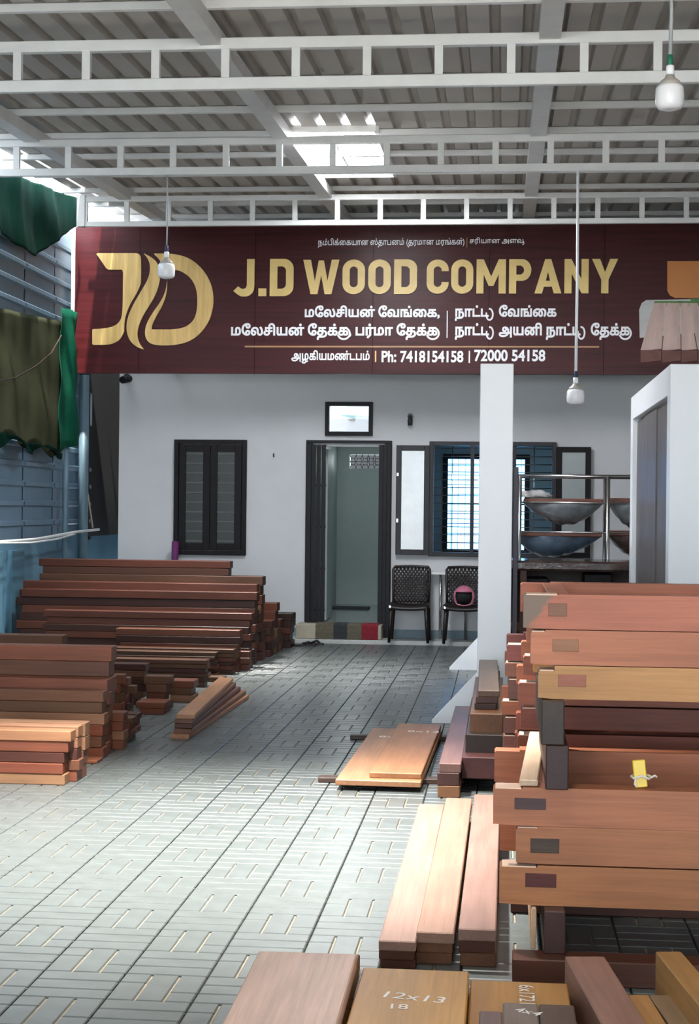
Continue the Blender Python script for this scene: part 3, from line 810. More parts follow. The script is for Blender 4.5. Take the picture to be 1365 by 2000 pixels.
# step, mat, door mat inside
struct(box('trim_8', wx(588), wx(752), 18.62, YW, .03, .2, M['beige'], ch=.008))
mt = thing('doormat', 'striped olive, black and red doormat draped over the office step', 'doormat', (0, 18.62, .03))
def draped(a, b, m):
    x0, x1 = onY(a, 1235, 18.6).x, onY(b, 1235, 18.6).x; bm = bmesh.new()
    prof = [(-.022, .005), (-.028, .08), (-.020, .168), (-.004, .186), (.24, .186), (.24, .1715), (-.001, .1715), (-.006, .165), (-.013, .08), (-.008, .005)]
    prism(bm, prof, x0, x1, 'X'); obj('stripe', bm, m, mt)
for a, b, m in ((616, 651, 'matolive'), (651, 678, 'matdark'), (678, 706, 'matolive'), (706, 738, 'matred')): draped(a, b, M[m])
bm = bmesh.new(); quadbox(bm, (0, 0, .012), (.62, .4, .024), .006); p = onZ(678, 1188, .2)
tag(obj('doormat', bm, M['matdark'], None, (p.x, p.y - .1, .2)), 'dark doormat lying on the tiles inside the office door', 'doormat')

# ================================================================== SMALL THINGS ON THE FRONT
cc = thing('security_camera', 'small dark security camera under the sign at the wall corner', 'camera', (wx(248), YW, wz(735, 248)))
bm = bmesh.new(); tube(bm, [(0, 0, 0), (0, -.08, 0)], .03, 12); obj('mount', bm, M['greyframe'], cc)
bm = bmesh.new(); tube(bm, [(.02, -.03, -.03), (-.02, -.2, -.06)], [.045, .045], 14); obj('housing', bm, M['dark'], cc)
bm = bmesh.new(); tube(bm, [(-.02, -.2, -.06), (-.023, -.215, -.0625)], .03, 14); obj('lens', bm, M['blacksteel'], cc)
wlamp = thing('wall_lamp', 'small dark empty lamp holder on the wall above the open window', 'lamp', (wx(800), YW, wz(820, 800)))
bm = bmesh.new(); tube(bm, [(0, 0, .04), (0, -.05, .04)], .035, 12); obj('base', bm, M['louver'], wlamp)
bm = bmesh.new(); tube(bm, [(0, -.045, .045), (0, -.06, -.01), (0, -.065, -.07)], [.02, .032, .028], 12); obj('holder', bm, M['greyframe'], wlamp)
bm = bmesh.new(); tube(bm, [(wx(534), YW, wz(886, 534)), (wx(534), YW - .03, wz(887, 534)), (wx(535), YW - .035, wz(893, 535))], .007, 6)
tag(obj('wall_hook', bm, M['greyframe']), 'small dark hook in the wall between shutters and door', 'hook')
pp = onY(338, 1080, 18.7)
bm = bmesh.new(); tube(bm, [(pp.x - .01, 18.72, .0), (pp.x, 18.78, .7), (pp.x + .005, 18.82, onY(338, 1058, 18.7).z)], [.02, .035, .045], 10)
tag(obj('rolled_cloth', bm, M['purple']), 'purple rolled cloth standing against the wall below the shutters', 'cloth')

def flipflop(px, py, rz, label):
    p = onZ(px, py, .0); t = thing('flip_flop', label, 'slipper', (p.x, p.y, 0), rz)
    bm = bmesh.new(); out = [(-.13, -.03), (-.11, -.042), (-.05, -.036), (.02, -.045), (.09, -.05), (.125, -.03), (.13, .0), (.12, .03), (.08, .05), (.02, .042), (-.05, .034), (-.11, .04), (-.13, .02)]
    prism(bm, out, .0, .022, 'Z'); obj('sole', bm, M['rubber'], t)
    bm = bmesh.new()
    for s in (-1, 1): tube(bm, [(.085, 0, .022), (.04, s * .02, .05), (-.02, s * .04, .02)], [.008, .011, .010], 6)
    obj('strap', bm, M['chair'], t)
flipflop(596, 1262, .4, 'dark flip-flop lying nearer the timber beside the office step')
flipflop(612, 1259, -.3, 'dark flip-flop lying nearer the striped doormat')

# chairs
def chair(px, Y, label):
    c = onY(px, 1200, Y); t = thing('plastic_chair', label, 'chair', (c.x, Y, .03), 0, 'lattice back plastic chairs')
    ch = M['chair']
    bm = bmesh.new(); g = []
    for i in range(9):
        row = []
        for k in range(8):
            u = i / 8 * 2 - 1; v = k / 7; wd = .235 - .02 * v
            z = .43 - .018 * math.cos(u * PI / 2) * math.sin(v * PI) - .03 * (max(0, .2 - v) / .2) ** 2 + .02 * abs(u) ** 3
            row.append(bm.verts.new((u * wd, -.22 + .44 * v, z)))
        g.append(row)
    for i in range(8):
        for k in range(7): bm.faces.new((g[i][k], g[i + 1][k], g[i + 1][k + 1], g[i][k + 1])).smooth = True
    o = obj('seat', bm, ch, t); md = o.modifiers.new('thickness', 'SOLIDIFY'); md.thickness = .03
    # lattice back: border rail and woven diagonal strips on a leaning curved surface
    def bp(u, v): return Vector((u * (.205 + .015 * v), .20 + .10 * v + .035 * (1 - u * u), .44 + .42 * v))
    bm = bmesh.new()
    tube(bm, [bp(-1, 0), bp(-1, .5), bp(-.99, .93), bp(-.9, 1), bp(-.4, 1.01), bp(0, 1.015), bp(.4, 1.01), bp(.9, 1), bp(.99, .93), bp(1, .5), bp(1, 0)], .016, 8)
    obj('back_rail', bm, ch, t)
    bm = bmesh.new(); n = 7
    for s in (-1, 1):
        for k in range(-9, 16):
            pts = []
            for q in range(11):
                v = q / 10 * .97; u = (-1 + k * .2 + v * 1.5) * s
                if -1 <= u <= 1: pts.append(bp(u, v))
            if len(pts) > 1: tube(bm, pts, .0105, 5)
    stuff(obj('lattice', bm, ch, t))
    for s in (-1, 1):
        bm = bmesh.new(); tube(bm, [(s * .2, -.19, .41), (s * .225, -.225, 0)], [.028, .017], 8); obj('leg', bm, ch, t)
        bm = bmesh.new(); tube(bm, [(s * .2, .2, .45), (s * .225, .27, 0)], [.026, .017], 8); obj('leg', bm, ch, t)
    bm = bmesh.new(); lathe(bm, [(.022, 0), (.022, .012), (.012, .016)], 12); o = obj('stud', bm, M['steel'], t, (-.215, -.23, .415)); o.rotation_euler = (PI / 2, 0, 0)
    return t
chair(800, 18.52, 'dark brown lattice back plastic chair standing empty next to the door')
c2 = chair(906, 18.5, 'dark brown lattice back plastic chair holding the pink helmet')
hl = thing('helmet', 'pink open face helmet on the seat of the brown plastic chair', 'helmet', (c2.location.x, 18.46, .458))
bm = bmesh.new(); n1, n2 = 24, 14; rings = []
for i in range(n2 + 1):
    th = PI * i / n2 * .72; row = []
    for k in range(n1):
        ph = 2 * PI * k / n1; x, y, z = .125 * math.sin(th) * math.cos(ph), .145 * math.sin(th) * math.sin(ph), .125 * math.cos(th) + .115
        row.append(bm.verts.new((x, y, z)))
    rings.append(row)
for i in range(n2):
    for k in range(n1):
        m = (k + .5) / n1 * 360; th = (i + .5) / n2 * .72 * 180
        if th > 62 and abs(m - 270) < 62: continue
        try: bm.faces.new((rings[i][k], rings[i + 1][k], rings[i + 1][(k + 1) % n1], rings[i][(k + 1) % n1])).smooth = True
        except ValueError: pass
bmesh.ops.remove_doubles(bm, verts=bm.verts, dist=1e-4)
o = obj('shell', bm, M['pink'], hl); md = o.modifiers.new('thickness', 'SOLIDIFY'); md.thickness = .012
bm = bmesh.new(); bmesh.ops.create_uvsphere(bm, u_segments=20, v_segments=12, radius=.105)
for v in bm.verts: v.co = Vector((v.co.x, v.co.y * 1.1, max(v.co.z, -.10) + .115))
obj('padding', bm, M['dark'], hl)
bm = bmesh.new()
for s in (-1, 1): tube(bm, [(s * .11, -.06, .06), (s * .07, -.11, .02), (0, -.13, .012)], .008, 6)
obj('chin_rim', bm, M['pink'], hl)
st = thing('steel_stand', 'narrow steel tube stand between the two plastic chairs', 'stand', (wx(853), 18.90, .03))
for dx in (-.07, .06):
    bm = bmesh.new(); tube(bm, [(dx, 0, 0), (dx, 0, .77)], .016, 10); obj('leg', bm, M['steel'], st)
bm = bmesh.new(); quadbox(bm, (.12, 0, .785), (.55, .13, .03), .006); obj('top', bm, M['steelwhite'], st)
bm = bmesh.new(); tube(bm, [(.36, 0, 0), (.36, 0, .77)], .016, 10); obj('leg', bm, M['steel'], st)

# ================================================================== WHITE RACKS WITH SPREAD FEET
def rack(name, xa, xb, ya, yb, label, planks=None):
    t = thing(name, label, 'rack', ((xa + xb) / 2, ya, 0)); h = onY(970, 710, 11.75).z; wd = xb - xa
    for y in (0, yb - ya - .2): box('post', -wd / 2, wd / 2, y, y + .2, 0, h, M['white'], t, .004)
    box('top_beam', -wd / 2, wd / 2, .2, yb - ya - .2, h - .22, h, M['white'], t, .004)
    box('bottom_beam', -wd / 2, wd / 2, .2, yb - ya - .2, .04, .16, M['white'], t, .004)
    for y in (.02, yb - ya - .08):
        bm = bmesh.new(); prism(bm, [(-wd / 2, 0), (-wd / 2 - .33, 0), (-wd / 2 - .33, .02), (-wd / 2, .38)], y, y + .06); obj('foot', bm, M['white'], t)
        bm = bmesh.new(); prism(bm, [(wd / 2, 0), (wd / 2 + .33, 0), (wd / 2 + .33, .02), (wd / 2, .38)], y, y + .06); obj('foot', bm, M['white'], t)
    return t, h
xa, xb = onY(935, 1000, 11.75).x, onY(1000, 1000, 11.75).x
rack('partition_rack', xa, xb, 11.75, 15.75, 'narrow white rack with sloped white feet standing before the barred window')
ra, rb = onY(1306, 1000, 11.75).x, onY(1373, 1000, 11.75).x
r2, rh = rack('partition_rack', ra, rb, 11.75, 15.3, 'white rack holding upright plastic wrapped dark planks')
for k, (ya, yb, tl) in enumerate(((11.97, 12.2, 'thin reddish edge plank'), (12.21, 13.08, 'nearer wide grey brown plank'), (13.09, 14.2, 'middle wide grey brown plank'), (14.21, 15.07, 'far grey brown plank'))):
    bm = bmesh.new(); quadbox(bm, (0, 0, (rh - .4) / 2), (.05, yb - ya, rh - .42), .006)
    o = obj('wrapped_plank', bm, M['wrapplank'] if k else M['wrapplankred'], None, (ra + .055 + .012 * (k % 2), (ya + yb) / 2, .17))
    tag(o, tl + ' in shiny clear wrap standing upright inside the white rack', 'plank', 'wrapped planks in the white rack')
box_p = onY(1007, 1000, 15.9)
tag(box('steel_post', onY(1003, 1000, 16.1).x, onY(1012, 1000, 16.1).x, 16.08, 16.14, 0, onY(1007, 912, 16.1).z, M['postgrey'], ch=.004), 'slim purple grey steel post just behind the narrow white rack', 'post')

# ================================================================== STAINLESS RACK WITH WRAPPED BUNDLES
SY = 17.0
sr = thing('shelf_rack', 'stainless steel tube rack carrying sagging plastic wrapped bundles', 'rack', (0, SY, 0))
def hx(px, Y=SY): return onY(px, 1000, Y).x
def hz(py, Y=SY): return onY(1100, py, Y).z
def rod(name, pts, r, parent): bm = bmesh.new(); tube(bm, [Vector(p) - Vector((0, SY, 0)) for p in pts], r, 10); return obj(name, bm, M['steel'], parent)
zt = hz(930)
rod('top_rail', [(hx(1010), SY, zt), (hx(1300), SY, zt)], .020, sr); rod('top_rail', [(hx(1010), SY + .55, zt), (hx(1300), SY + .55, zt)], .018, sr)
for px, Y in ((1187, SY), (1015, SY), (1187, SY + .55), (1015, SY + .55), (1297, SY), (1297, SY + .55)): rod('upright', [(hx(px, Y) if Y == SY else hx(px), Y, 0), (hx(px), Y, zt)], .022 if Y == SY else .017, sr)
for px in (1187, 1015): rod('side_rail', [(hx(px), SY, zt), (hx(px), SY + .55, zt)], .016, sr)
for py in (1000, 1058): rod('shelf_rail', [(hx(1010), SY + .03, hz(py) + .10), (hx(1300), SY + .03, hz(py) + .10)], .010, sr)
def bundle(pa, pb, pt, pbm, m, label, lid=True, Y0=SY + .06, peak=.5):
    xa, xb = hx(pa), hx(pb); zt, zb = hz(pt), hz(pbm); wd = xb - xa
    t = thing('wrapped_bundle', label, 'bundle', ((xa + xb) / 2, Y0 + .22, zt), 0, 'plastic wrapped bundles')
    bm = bmesh.new(); g = []; nx, na = 24, 14
    for i in range(nx + 1):
        u = i / nx; q = u / peak if u < peak else (1 - u) / (1 - peak); s = math.sin(q * PI / 2) ** .85
        row = []
        for k in range(na + 1):
            a = PI * k / na; d = (zt - zb) * s
            row.append(bm.verts.new((-wd / 2 + wd * u, -.2 * math.cos(a) * (.55 + .45 * s), -d * math.sin(a) ** .7 * (1 + .05 * math.sin(u * 40 + a * 5)) - .01)))
        g.append(row)
    for i in range(nx):
        for k in range(na): bm.faces.new((g[i][k], g[i + 1][k], g[i + 1][k + 1], g[i][k + 1])).smooth = True
    obj('sagging_wrap', bm, m, t)
    if lid:
        bm = bmesh.new(); quadbox(bm, (0, 0, .012), (wd * .99, .4, .055), .01); obj('board', bm, M['wood'], t, color=(.20, .085, .06))
    return t
bundle(1022, 1180, 981, 1023, M['wrap'], 'grey plastic wrapped bundle sagging under the upper shelf board', peak=.55)
bundle(1003, 1178, 1046, 1088, M['wrapblue'], 'blue grey plastic wrapped bundle sagging on the middle shelf', peak=.4)
bundle(1190, 1285, 979, 1030, M['wrap'], 'grey wrapped bundle on the upper shelf partly behind the white rack', peak=.6)
bundle(1190, 1290, 1043, 1086, M['wrapbrown'], 'brown wrapped bundle on the middle shelf partly behind the white rack', peak=.6)
bm = bmesh.new(); bmesh.ops.create_icosphere(bm, subdivisions=3, radius=1)
for v in bm.verts:
    k = 1 + .18 * math.sin(v.co.x * 7 + v.co.y * 5) + .12 * math.sin(v.co.z * 11 + v.co.x * 9); v.co = Vector((v.co.x * .17 * k, v.co.y * .13 * k, max(v.co.z, -.3) * .055 * k))
for f in bm.faces: f.smooth = True
tag(obj('plastic_sheet', bm, M['wrapwhite'], None, (hx(1044), SY + .28, hz(976) + .043)), 'crumpled white plastic sheet lying on the upper shelf board', 'plastic')
tb = thing('wrapped_table', 'dark wooden table with a crinkled plastic wrapped top', 'table', (hx(1120), SY - .45, 0))
tw = hx(1300) - hx(1005); tz = hz(1094, SY - .5)
bm = bmesh.new(); quadbox(bm, (0, 0, tz - .05), (tw, .8, .10), .02); obj('top', bm, M['wrapbrown'], tb)
for dx in (-tw / 2 + .06, -tw / 2 + .26, tw / 2 - .08):
    for dy in (-.34, .34): box('leg', dx - .035, dx + .035, dy - .035, dy + .035, 0, tz - .1, M['wood'], tb, .004, color=DRK)
box('shelf', -tw / 2 + .02, tw / 2 - .02, -.33, .33, .35, .39, M['wood'], tb, .004, color=DRK)
box('back_panel', -tw / 2 + .1, tw / 2 - .05, .375, .395, .1, tz - .1, M['wood'], tb, .003, color=BLK)
for k, (dx, hh) in enumerate(((-.42, .5), (-.1, .42), (.22, .55))):
    tag(box('storage_box', tb.location.x + dx - .14, tb.location.x + dx + .14, SY - .72, SY - .3, .39, .39 + hh, M['black'], ch=.01),
        ('dark box on the low shelf of the wrapped table, beside the thin post', 'shortest dark box, middle one under the wrapped table', 'tallest dark box under the wrapped table, toward the white rack')[k], 'box', 'dark boxes under the wrapped table')

# ================================================================== HANGING BULBS
def hanging_bulb(px, py, Y, ztop, label, k=1.0, tape='navy', lamp=0, rod='cord'):
    p = onY(px, py, Y); t = thing('hanging_bulb', label, 'bulb', p)
    bm = bmesh.new(); lathe(bm, [(.030, -.095), (.058, -.088), (.070, -.07), (.0725, -.03), (.070, .012), (.062, .028)], 24); obj('diffuser', bm, M['bulb'] if not lamp else M['bulb'], t)
    bm = bmesh.new(); lathe(bm, [(.061, .028), (.050, .048), (.026, .066), (.022, .080)], 20); obj('cap', bm, M['bulbcap'], t)
    bm = bmesh.new(); lathe(bm, [(.016, .08), (.021, .083), (.021, .125), (.014, .13)], 16); obj('holder', bm, M['white'], t)
    bm = bmesh.new(); lathe(bm, [(.015, .13), (.016, .134), (.013, .18), (.008, .184)], 12); obj('tape', bm, M[tape], t)
    bm = bmesh.new(); tube(bm, [(0, 0, .17), (.004, 0, (ztop - p.z) * .5), (0, 0, ztop - p.z)], .007 * k, 8); obj('cord', bm, M[rod], t)
    return t
hanging_bulb(325, 522, 13.1, zT2, 'white bulb on a cord hanging in front of the gold emblem')
hanging_bulb(1124, 768, 13.1, zT2, 'white bulb on a long pale rod hanging beside the narrow white rack', 1.7, rod='white')
hanging_bulb(1308, 178, 8.1, zr(8.1), 'large near white bulb with green tape hanging below the roof', 1.4, 'green')

# ================================================================== TIMBER PILES BY THE BLUE WALL
ORD = ['top', 'second from top', 'third from top', 'fourth from top', 'fifth from top', 'sixth from top', 'seventh from top', 'eighth from top', 'ninth from top', 'tenth from top']
def pile(desc, Y, D, xl, xr, ytop, n, cols, zb=0.0, jitter=.012, hs=None, group='sawn timbers piled by the blue wall'):
    """one column of n sawn timbers lying across the yard; xl, xr, ytop are measured in the photograph"""
    ztop = onY(xr, ytop, Y).z; h = (ztop - zb) / n; z = zb
    Xr = onY(xr, ytop, Y).x; Xl = onY(xl, ytop, Y).x
    for i in range(n):
        a = Xl + random.uniform(-.03, .03); b = Xr - abs(random.gauss(0, jitter)) * (0 if i == n - 1 else 1) + (random.uniform(-.01, .012) if i < n - 1 else 0)
        c = cols[i % len(cols)] if isinstance(cols, list) else cols
        hh = h
        cn = {RED: 'reddish', RED2: 'red brown', BRN: 'brown', DRK: 'dark brown', TAN: 'tan', ORG: 'orange brown', PAL: 'pale'}.get(c, 'brown')
        dd = D - .003; dy = random.uniform(-.004, .004) if n > 1 else 0
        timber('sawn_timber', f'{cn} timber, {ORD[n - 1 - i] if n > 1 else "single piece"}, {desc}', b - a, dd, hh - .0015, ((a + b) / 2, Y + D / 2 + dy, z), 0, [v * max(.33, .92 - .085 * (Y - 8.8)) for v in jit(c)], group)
        z += h
    return z
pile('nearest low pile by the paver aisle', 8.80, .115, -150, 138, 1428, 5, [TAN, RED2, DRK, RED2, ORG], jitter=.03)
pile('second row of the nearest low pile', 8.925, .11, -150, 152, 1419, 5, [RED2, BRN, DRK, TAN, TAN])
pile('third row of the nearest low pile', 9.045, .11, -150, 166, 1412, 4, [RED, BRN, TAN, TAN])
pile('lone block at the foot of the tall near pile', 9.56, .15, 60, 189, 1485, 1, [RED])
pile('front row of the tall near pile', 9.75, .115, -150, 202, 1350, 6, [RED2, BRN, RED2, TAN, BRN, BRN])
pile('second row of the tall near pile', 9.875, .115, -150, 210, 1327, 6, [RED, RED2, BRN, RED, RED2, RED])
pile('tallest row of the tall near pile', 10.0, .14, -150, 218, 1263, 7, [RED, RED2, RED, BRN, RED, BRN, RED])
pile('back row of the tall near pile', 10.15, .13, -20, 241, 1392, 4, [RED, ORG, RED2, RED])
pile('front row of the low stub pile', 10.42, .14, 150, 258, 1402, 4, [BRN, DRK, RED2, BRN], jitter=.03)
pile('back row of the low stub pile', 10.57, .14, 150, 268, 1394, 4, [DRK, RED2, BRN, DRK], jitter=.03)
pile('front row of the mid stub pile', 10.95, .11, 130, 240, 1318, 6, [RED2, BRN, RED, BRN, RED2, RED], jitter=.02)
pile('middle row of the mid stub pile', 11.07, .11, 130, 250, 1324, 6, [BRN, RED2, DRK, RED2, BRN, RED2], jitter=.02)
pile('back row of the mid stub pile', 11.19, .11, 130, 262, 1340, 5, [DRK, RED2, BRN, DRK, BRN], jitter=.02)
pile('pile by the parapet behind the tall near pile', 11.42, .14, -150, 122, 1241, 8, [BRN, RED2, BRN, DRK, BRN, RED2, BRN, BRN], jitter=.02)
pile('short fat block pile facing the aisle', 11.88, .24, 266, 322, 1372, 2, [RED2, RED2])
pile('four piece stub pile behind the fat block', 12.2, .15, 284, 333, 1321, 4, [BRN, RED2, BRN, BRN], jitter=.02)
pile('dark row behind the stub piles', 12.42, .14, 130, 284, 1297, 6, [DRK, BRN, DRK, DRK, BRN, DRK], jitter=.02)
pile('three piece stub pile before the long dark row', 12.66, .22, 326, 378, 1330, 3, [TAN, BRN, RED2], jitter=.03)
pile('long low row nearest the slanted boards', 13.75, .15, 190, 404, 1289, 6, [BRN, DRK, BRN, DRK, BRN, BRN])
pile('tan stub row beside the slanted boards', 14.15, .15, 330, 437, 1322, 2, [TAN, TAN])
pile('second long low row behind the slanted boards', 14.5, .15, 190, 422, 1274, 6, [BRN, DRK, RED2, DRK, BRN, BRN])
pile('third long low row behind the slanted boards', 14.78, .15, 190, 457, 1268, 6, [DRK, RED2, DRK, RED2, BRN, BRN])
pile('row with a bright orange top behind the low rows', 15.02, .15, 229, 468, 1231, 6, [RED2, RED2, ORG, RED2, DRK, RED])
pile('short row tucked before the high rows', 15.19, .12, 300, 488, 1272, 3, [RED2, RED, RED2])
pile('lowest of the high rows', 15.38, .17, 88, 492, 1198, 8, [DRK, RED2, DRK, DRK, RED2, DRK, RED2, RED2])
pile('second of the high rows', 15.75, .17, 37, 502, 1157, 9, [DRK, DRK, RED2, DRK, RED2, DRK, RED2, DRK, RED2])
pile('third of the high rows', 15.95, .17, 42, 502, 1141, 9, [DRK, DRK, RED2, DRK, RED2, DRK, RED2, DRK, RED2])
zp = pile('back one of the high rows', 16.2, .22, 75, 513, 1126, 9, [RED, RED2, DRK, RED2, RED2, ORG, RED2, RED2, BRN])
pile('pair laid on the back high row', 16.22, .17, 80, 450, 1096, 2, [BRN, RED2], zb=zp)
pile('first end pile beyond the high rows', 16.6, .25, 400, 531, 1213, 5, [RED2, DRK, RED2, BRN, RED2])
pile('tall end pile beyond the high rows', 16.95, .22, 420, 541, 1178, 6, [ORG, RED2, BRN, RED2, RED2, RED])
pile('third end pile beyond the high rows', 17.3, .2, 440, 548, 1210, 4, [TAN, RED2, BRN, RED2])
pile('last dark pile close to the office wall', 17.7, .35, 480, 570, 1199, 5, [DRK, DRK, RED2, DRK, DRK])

# slanted boards in the aisle
nA, fA = onZ(357, 1443, 0), onZ(456, 1364, 0); dA = fA - nA; angA = math.atan2(dA.y, dA.x); LA = dA.length
for k in range(5):
    o = timber('slanted_board', f'{["tan", "dark", "brown", "dark brown", "reddish"][k]} board, {ORD[4 - k]} of five fanned boards slanted in the aisle', LA + random.uniform(-.06, .06), .125, .033,
               (nA.x + dA.x * .5 + .02 * (2 - k) * (1 if k % 2 else .6), nA.y + dA.y * .5, k * .0342), angA + .018 * (k - 2), jit([ORG, BRN, DRK, BRN, ORG][k]), 'fanned boards slanted in the aisle', 'board')

# ================================================================== BOARDS ON SLEEPERS, MID YARD
def span(label, name, pa, pb, z, W, H, col, group=None, cat='board', loc0=None):
    """piece lying between two measured floor-plane points at height z (centres of the near and far end)"""
    a, b = onZ(*pa, z), onZ(*pb, z); d = b - a
    return timber(name, label, d.length, W, H, ((a.x + b.x) / 2, (a.y + b.y) / 2, z), math.atan2(d.y, d.x), col, group, cat)
span('thin dark sleeper stick on the pavers under the front of the two wide boards', 'sleeper', (622, 1526), (905, 1530), 0, .09, .030, BLK, cat='sleeper')
span('thin dark sleeper stick on the pavers under the far end of the two wide boards', 'sleeper', (684, 1443), (880, 1446), 0, .09, .030, BLK, cat='sleeper')
a = onZ(655, 1523, .062); b = onZ(728, 1422, .062); c = onZ(820, 1531, .062)
o = timber('wide_board', 'wide orange brown board lying lower of the two on sleepers', 2.1, (c - a).length, .032, ((a.x + b.x + (c.x - a.x)) / 2, (a.y + b.y) / 2, .030), math.atan2(b.y - a.y, b.x - a.x), ORG, None, 'board')
wb1 = o
a = onZ(722, 1508, .095); b = onZ(779, 1413, .095); c = onZ(821, 1514, .095)
wb2 = timber('wide_board', 'narrower orange brown board lying on top of the wide board', 2.05, (c - a).length, .032, ((a.x + b.x + (c.x - a.x)) / 2, (a.y + b.y) / 2, .0625), math.atan2(b.y - a.y, b.x - a.x), (.40, .18, .08), None, 'board')

def chalk(parent, s, x, y, z, size, rz):
    bm = bmesh.new(); flat_text(bm, text_outlines(s, .004), lambda p: (p[0] * size, p[1] * size, 0))
    return obj('chalk_mark', bm, M['chalk'], parent, (x, y, z), rz)
chalk(wb1, '8x10', .62, .16, .0326, .11, -PI / 2); chalk(wb2, '8x12', .62, .06, .0326, .11, -PI / 2)

# ================================================================== BEAM STACK BESIDE THE FRAMES
g_ = 'beams stacked beside the door frames'
for k, (zz, hh, c, nm) in enumerate(((0, .066, (.26, .12, .055), 'tan bottom'), (.066, .072, (.07, .028, .022), 'dark middle'), (.138, .052, PRP, 'purple brown top'))):
    a, b = onZ(878 - (2 if k == 0 else 0) - (3 if k == 1 else 0), 1558, 0), onZ(906, 1428, 0); d = b - a
    timber('long_beam', f'{nm} beam of the three long beams beside the boards on sleepers', 2.55, .122, hh - .001, (a.x + d.x / d.length * 1.275, a.y + d.y / d.length * 1.275, zz), math.atan2(d.y, d.x), c, g_, 'beam')
def block(label, pxa, pxb, pt, pb, Y, depth, col, name='beam_block', rz=0, cat='beam', group=g_, chal=False):
    a, b = onY(pxa, pb, Y), onY(pxb, pb, Y); zt = onY((pxa + pxb) / 2, pt, Y).z
    o = timber(name, label, depth, b.x - a.x, zt - a.z, ((a.x + b.x) / 2, Y + depth / 2, a.z), PI / 2, col, group, cat); return o
b1 = block('dark red beam bridging the gap low in the beam stack', 901, 970, 1485, 1526, 8.95, 1.9, (.09, .033, .03))
b1.location.z = .075
block('black brown beam with chalk scribbles on its end', 909, 983, 1435, 1473, 9.12, 1.8, (.035, .022, .017))
block('brown beam under the three small boards, in the beam stack', 917, 982, 1394, 1434, 9.22, 2.0, (.17, .075, .035))
zt3 = onY(945, 1394, 9.22).z
for k in range(3):
    timber('small_board', f'{ORD[2 - k]} of the three short boards crowning the beam stack', 1.9, .128, .038, (onY(951, 1378, 9.4).x, 9.4 + .95, zt3 + k * .0385), PI / 2 + .01 * (k - 1), jit([(.07, .03, .024), (.13, .06, .05), (.24, .14, .095)][k]), g_, 'board')
timber('support_block', 'dark cross support hidden under the beam stack', .45, .10, .074, (onY(950, 1500, 9.6).x + .03, 9.6, 0), 0, BLK, None, 'block')
timber('support_block', 'second dark cross support farther back under the beam stack', .45, .10, .074, (onY(950, 1500, 10.6).x, 10.6, 0), 0, BLK, None, 'block')

# ================================================================== PLANKS ON THE PAVERS
def plank_row(nm, na, fa, nearW, n, hts, cols, y_shift=0):
    z = 0; a0, b0 = onZ(*na, 0), onZ(*fa, 0)
    for k in range(n):
        d = b0 - a0; ang = math.atan2(d.y, d.x)
        timber('floor_plank', f'{["pinkish", "purple brown", "pale brown"][0] if k == n - 1 else "dark brown"} plank, {ORD[n - 1 - k]} of {nm}', d.length + (0 if k == n - 1 else -.03 + random.uniform(-.02, .02)), nearW - (.0 if k == n - 1 else .006), hts[k] - .001,
               ((a0.x + b0.x) / 2 + (0 if k == n - 1 else random.uniform(-.006, .006)), (a0.y + b0.y) / 2 + .012 * (n - 1 - k), z), ang, jit(cols[k], .05), 'planks in three rows on the pavers', 'plank')
        z += hts[k]
plank_row('the plank row edging the aisle', (775, 1899), (843, 1612), .128, 3, (.036, .036, .037), (DRK, DRK, PNK))
plank_row('the middle plank row on the pavers', (849, 1890), (896, 1606), .132, 3, (.041, .042, .041), (BRN, BRN, (.32, .19, .135)))
plank_row('the plank row beside the door frames', (931, 1894), (951, 1606), .130, 3, (.052, .046, .044), (BRN, DRK, (.31, .19, .14)))
# ================================================================== DOOR FRAMES
def door_frame(label, px, pt, pb, Y, depth, col, horn=.085, head_px=None, tenon=None, tcol=DRK, L_=2.2, hd=.075, jd=.10, drop=.10, group='stacked timber door frames', rz=0):
    x0 = onY(px, (pt + pb) / 2, Y).x; z0 = onY(px + 60, pb, Y).z; z1 = onY(px + 60, pt, Y).z; h = z1 - z0 - .0015
    t = thing('door_frame', label, 'door frame', (x0, Y, z0), rz, group)
    for k, y in enumerate((0, depth - jd)):
        bm = bmesh.new()
        pr = [(0, .004), (horn, 0), (L_, 0), (L_, h), (horn, h), (horn, h * (1 - drop)), (.006, h * (1 - drop)), (0, h * (1 - drop) - .006)]
        prism(bm, pr, y, y + jd); o = obj('jamb', bm, M['stained' if 'stained' in label and k == 0 else 'wood'], t, color=jit(col, .05))
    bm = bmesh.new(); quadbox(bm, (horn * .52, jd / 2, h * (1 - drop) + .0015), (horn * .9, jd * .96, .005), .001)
    obj('lit_horn_top', bm, M['wood'], t, color=(.72, .50, .37))  # pale slab: light from above painted onto the top of the horn
    hx0 = horn + .01 if head_px is None else onY(head_px, pt, Y).x - x0
    box('head', hx0, hx0 + hd, jd, depth - jd, .004, h, M['wood'], t, .003, color=jit(col, .08))
    box('sill', L_ - .18, L_ - .18 + hd, jd, depth - jd, .004, h, M['wood'], t, .003, color=jit(col, .08))
    if tenon:
        a, b = onY(tenon[0], tenon[2], Y), onY(tenon[1], tenon[3], Y)
        box('tenon', a.x - x0, b.x - x0, -.0025, .02, b.z - z0, a.z - z0, M['wood'], t, .001, color=tcol)
    return t
YF = 5.5
FL = (.40, .145, .072)
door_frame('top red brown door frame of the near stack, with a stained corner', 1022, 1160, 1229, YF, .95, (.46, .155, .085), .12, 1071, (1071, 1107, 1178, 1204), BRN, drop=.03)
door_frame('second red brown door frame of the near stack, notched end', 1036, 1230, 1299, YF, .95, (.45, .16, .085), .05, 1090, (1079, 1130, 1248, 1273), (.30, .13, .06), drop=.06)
door_frame('orange tan door frame, third in the near stack, above the gap', 1051, 1300, 1366, YF, .95, (.58, .27, .10), .055, 1088, (1090, 1144, 1317, 1342), (.36, .12, .07), drop=.16)
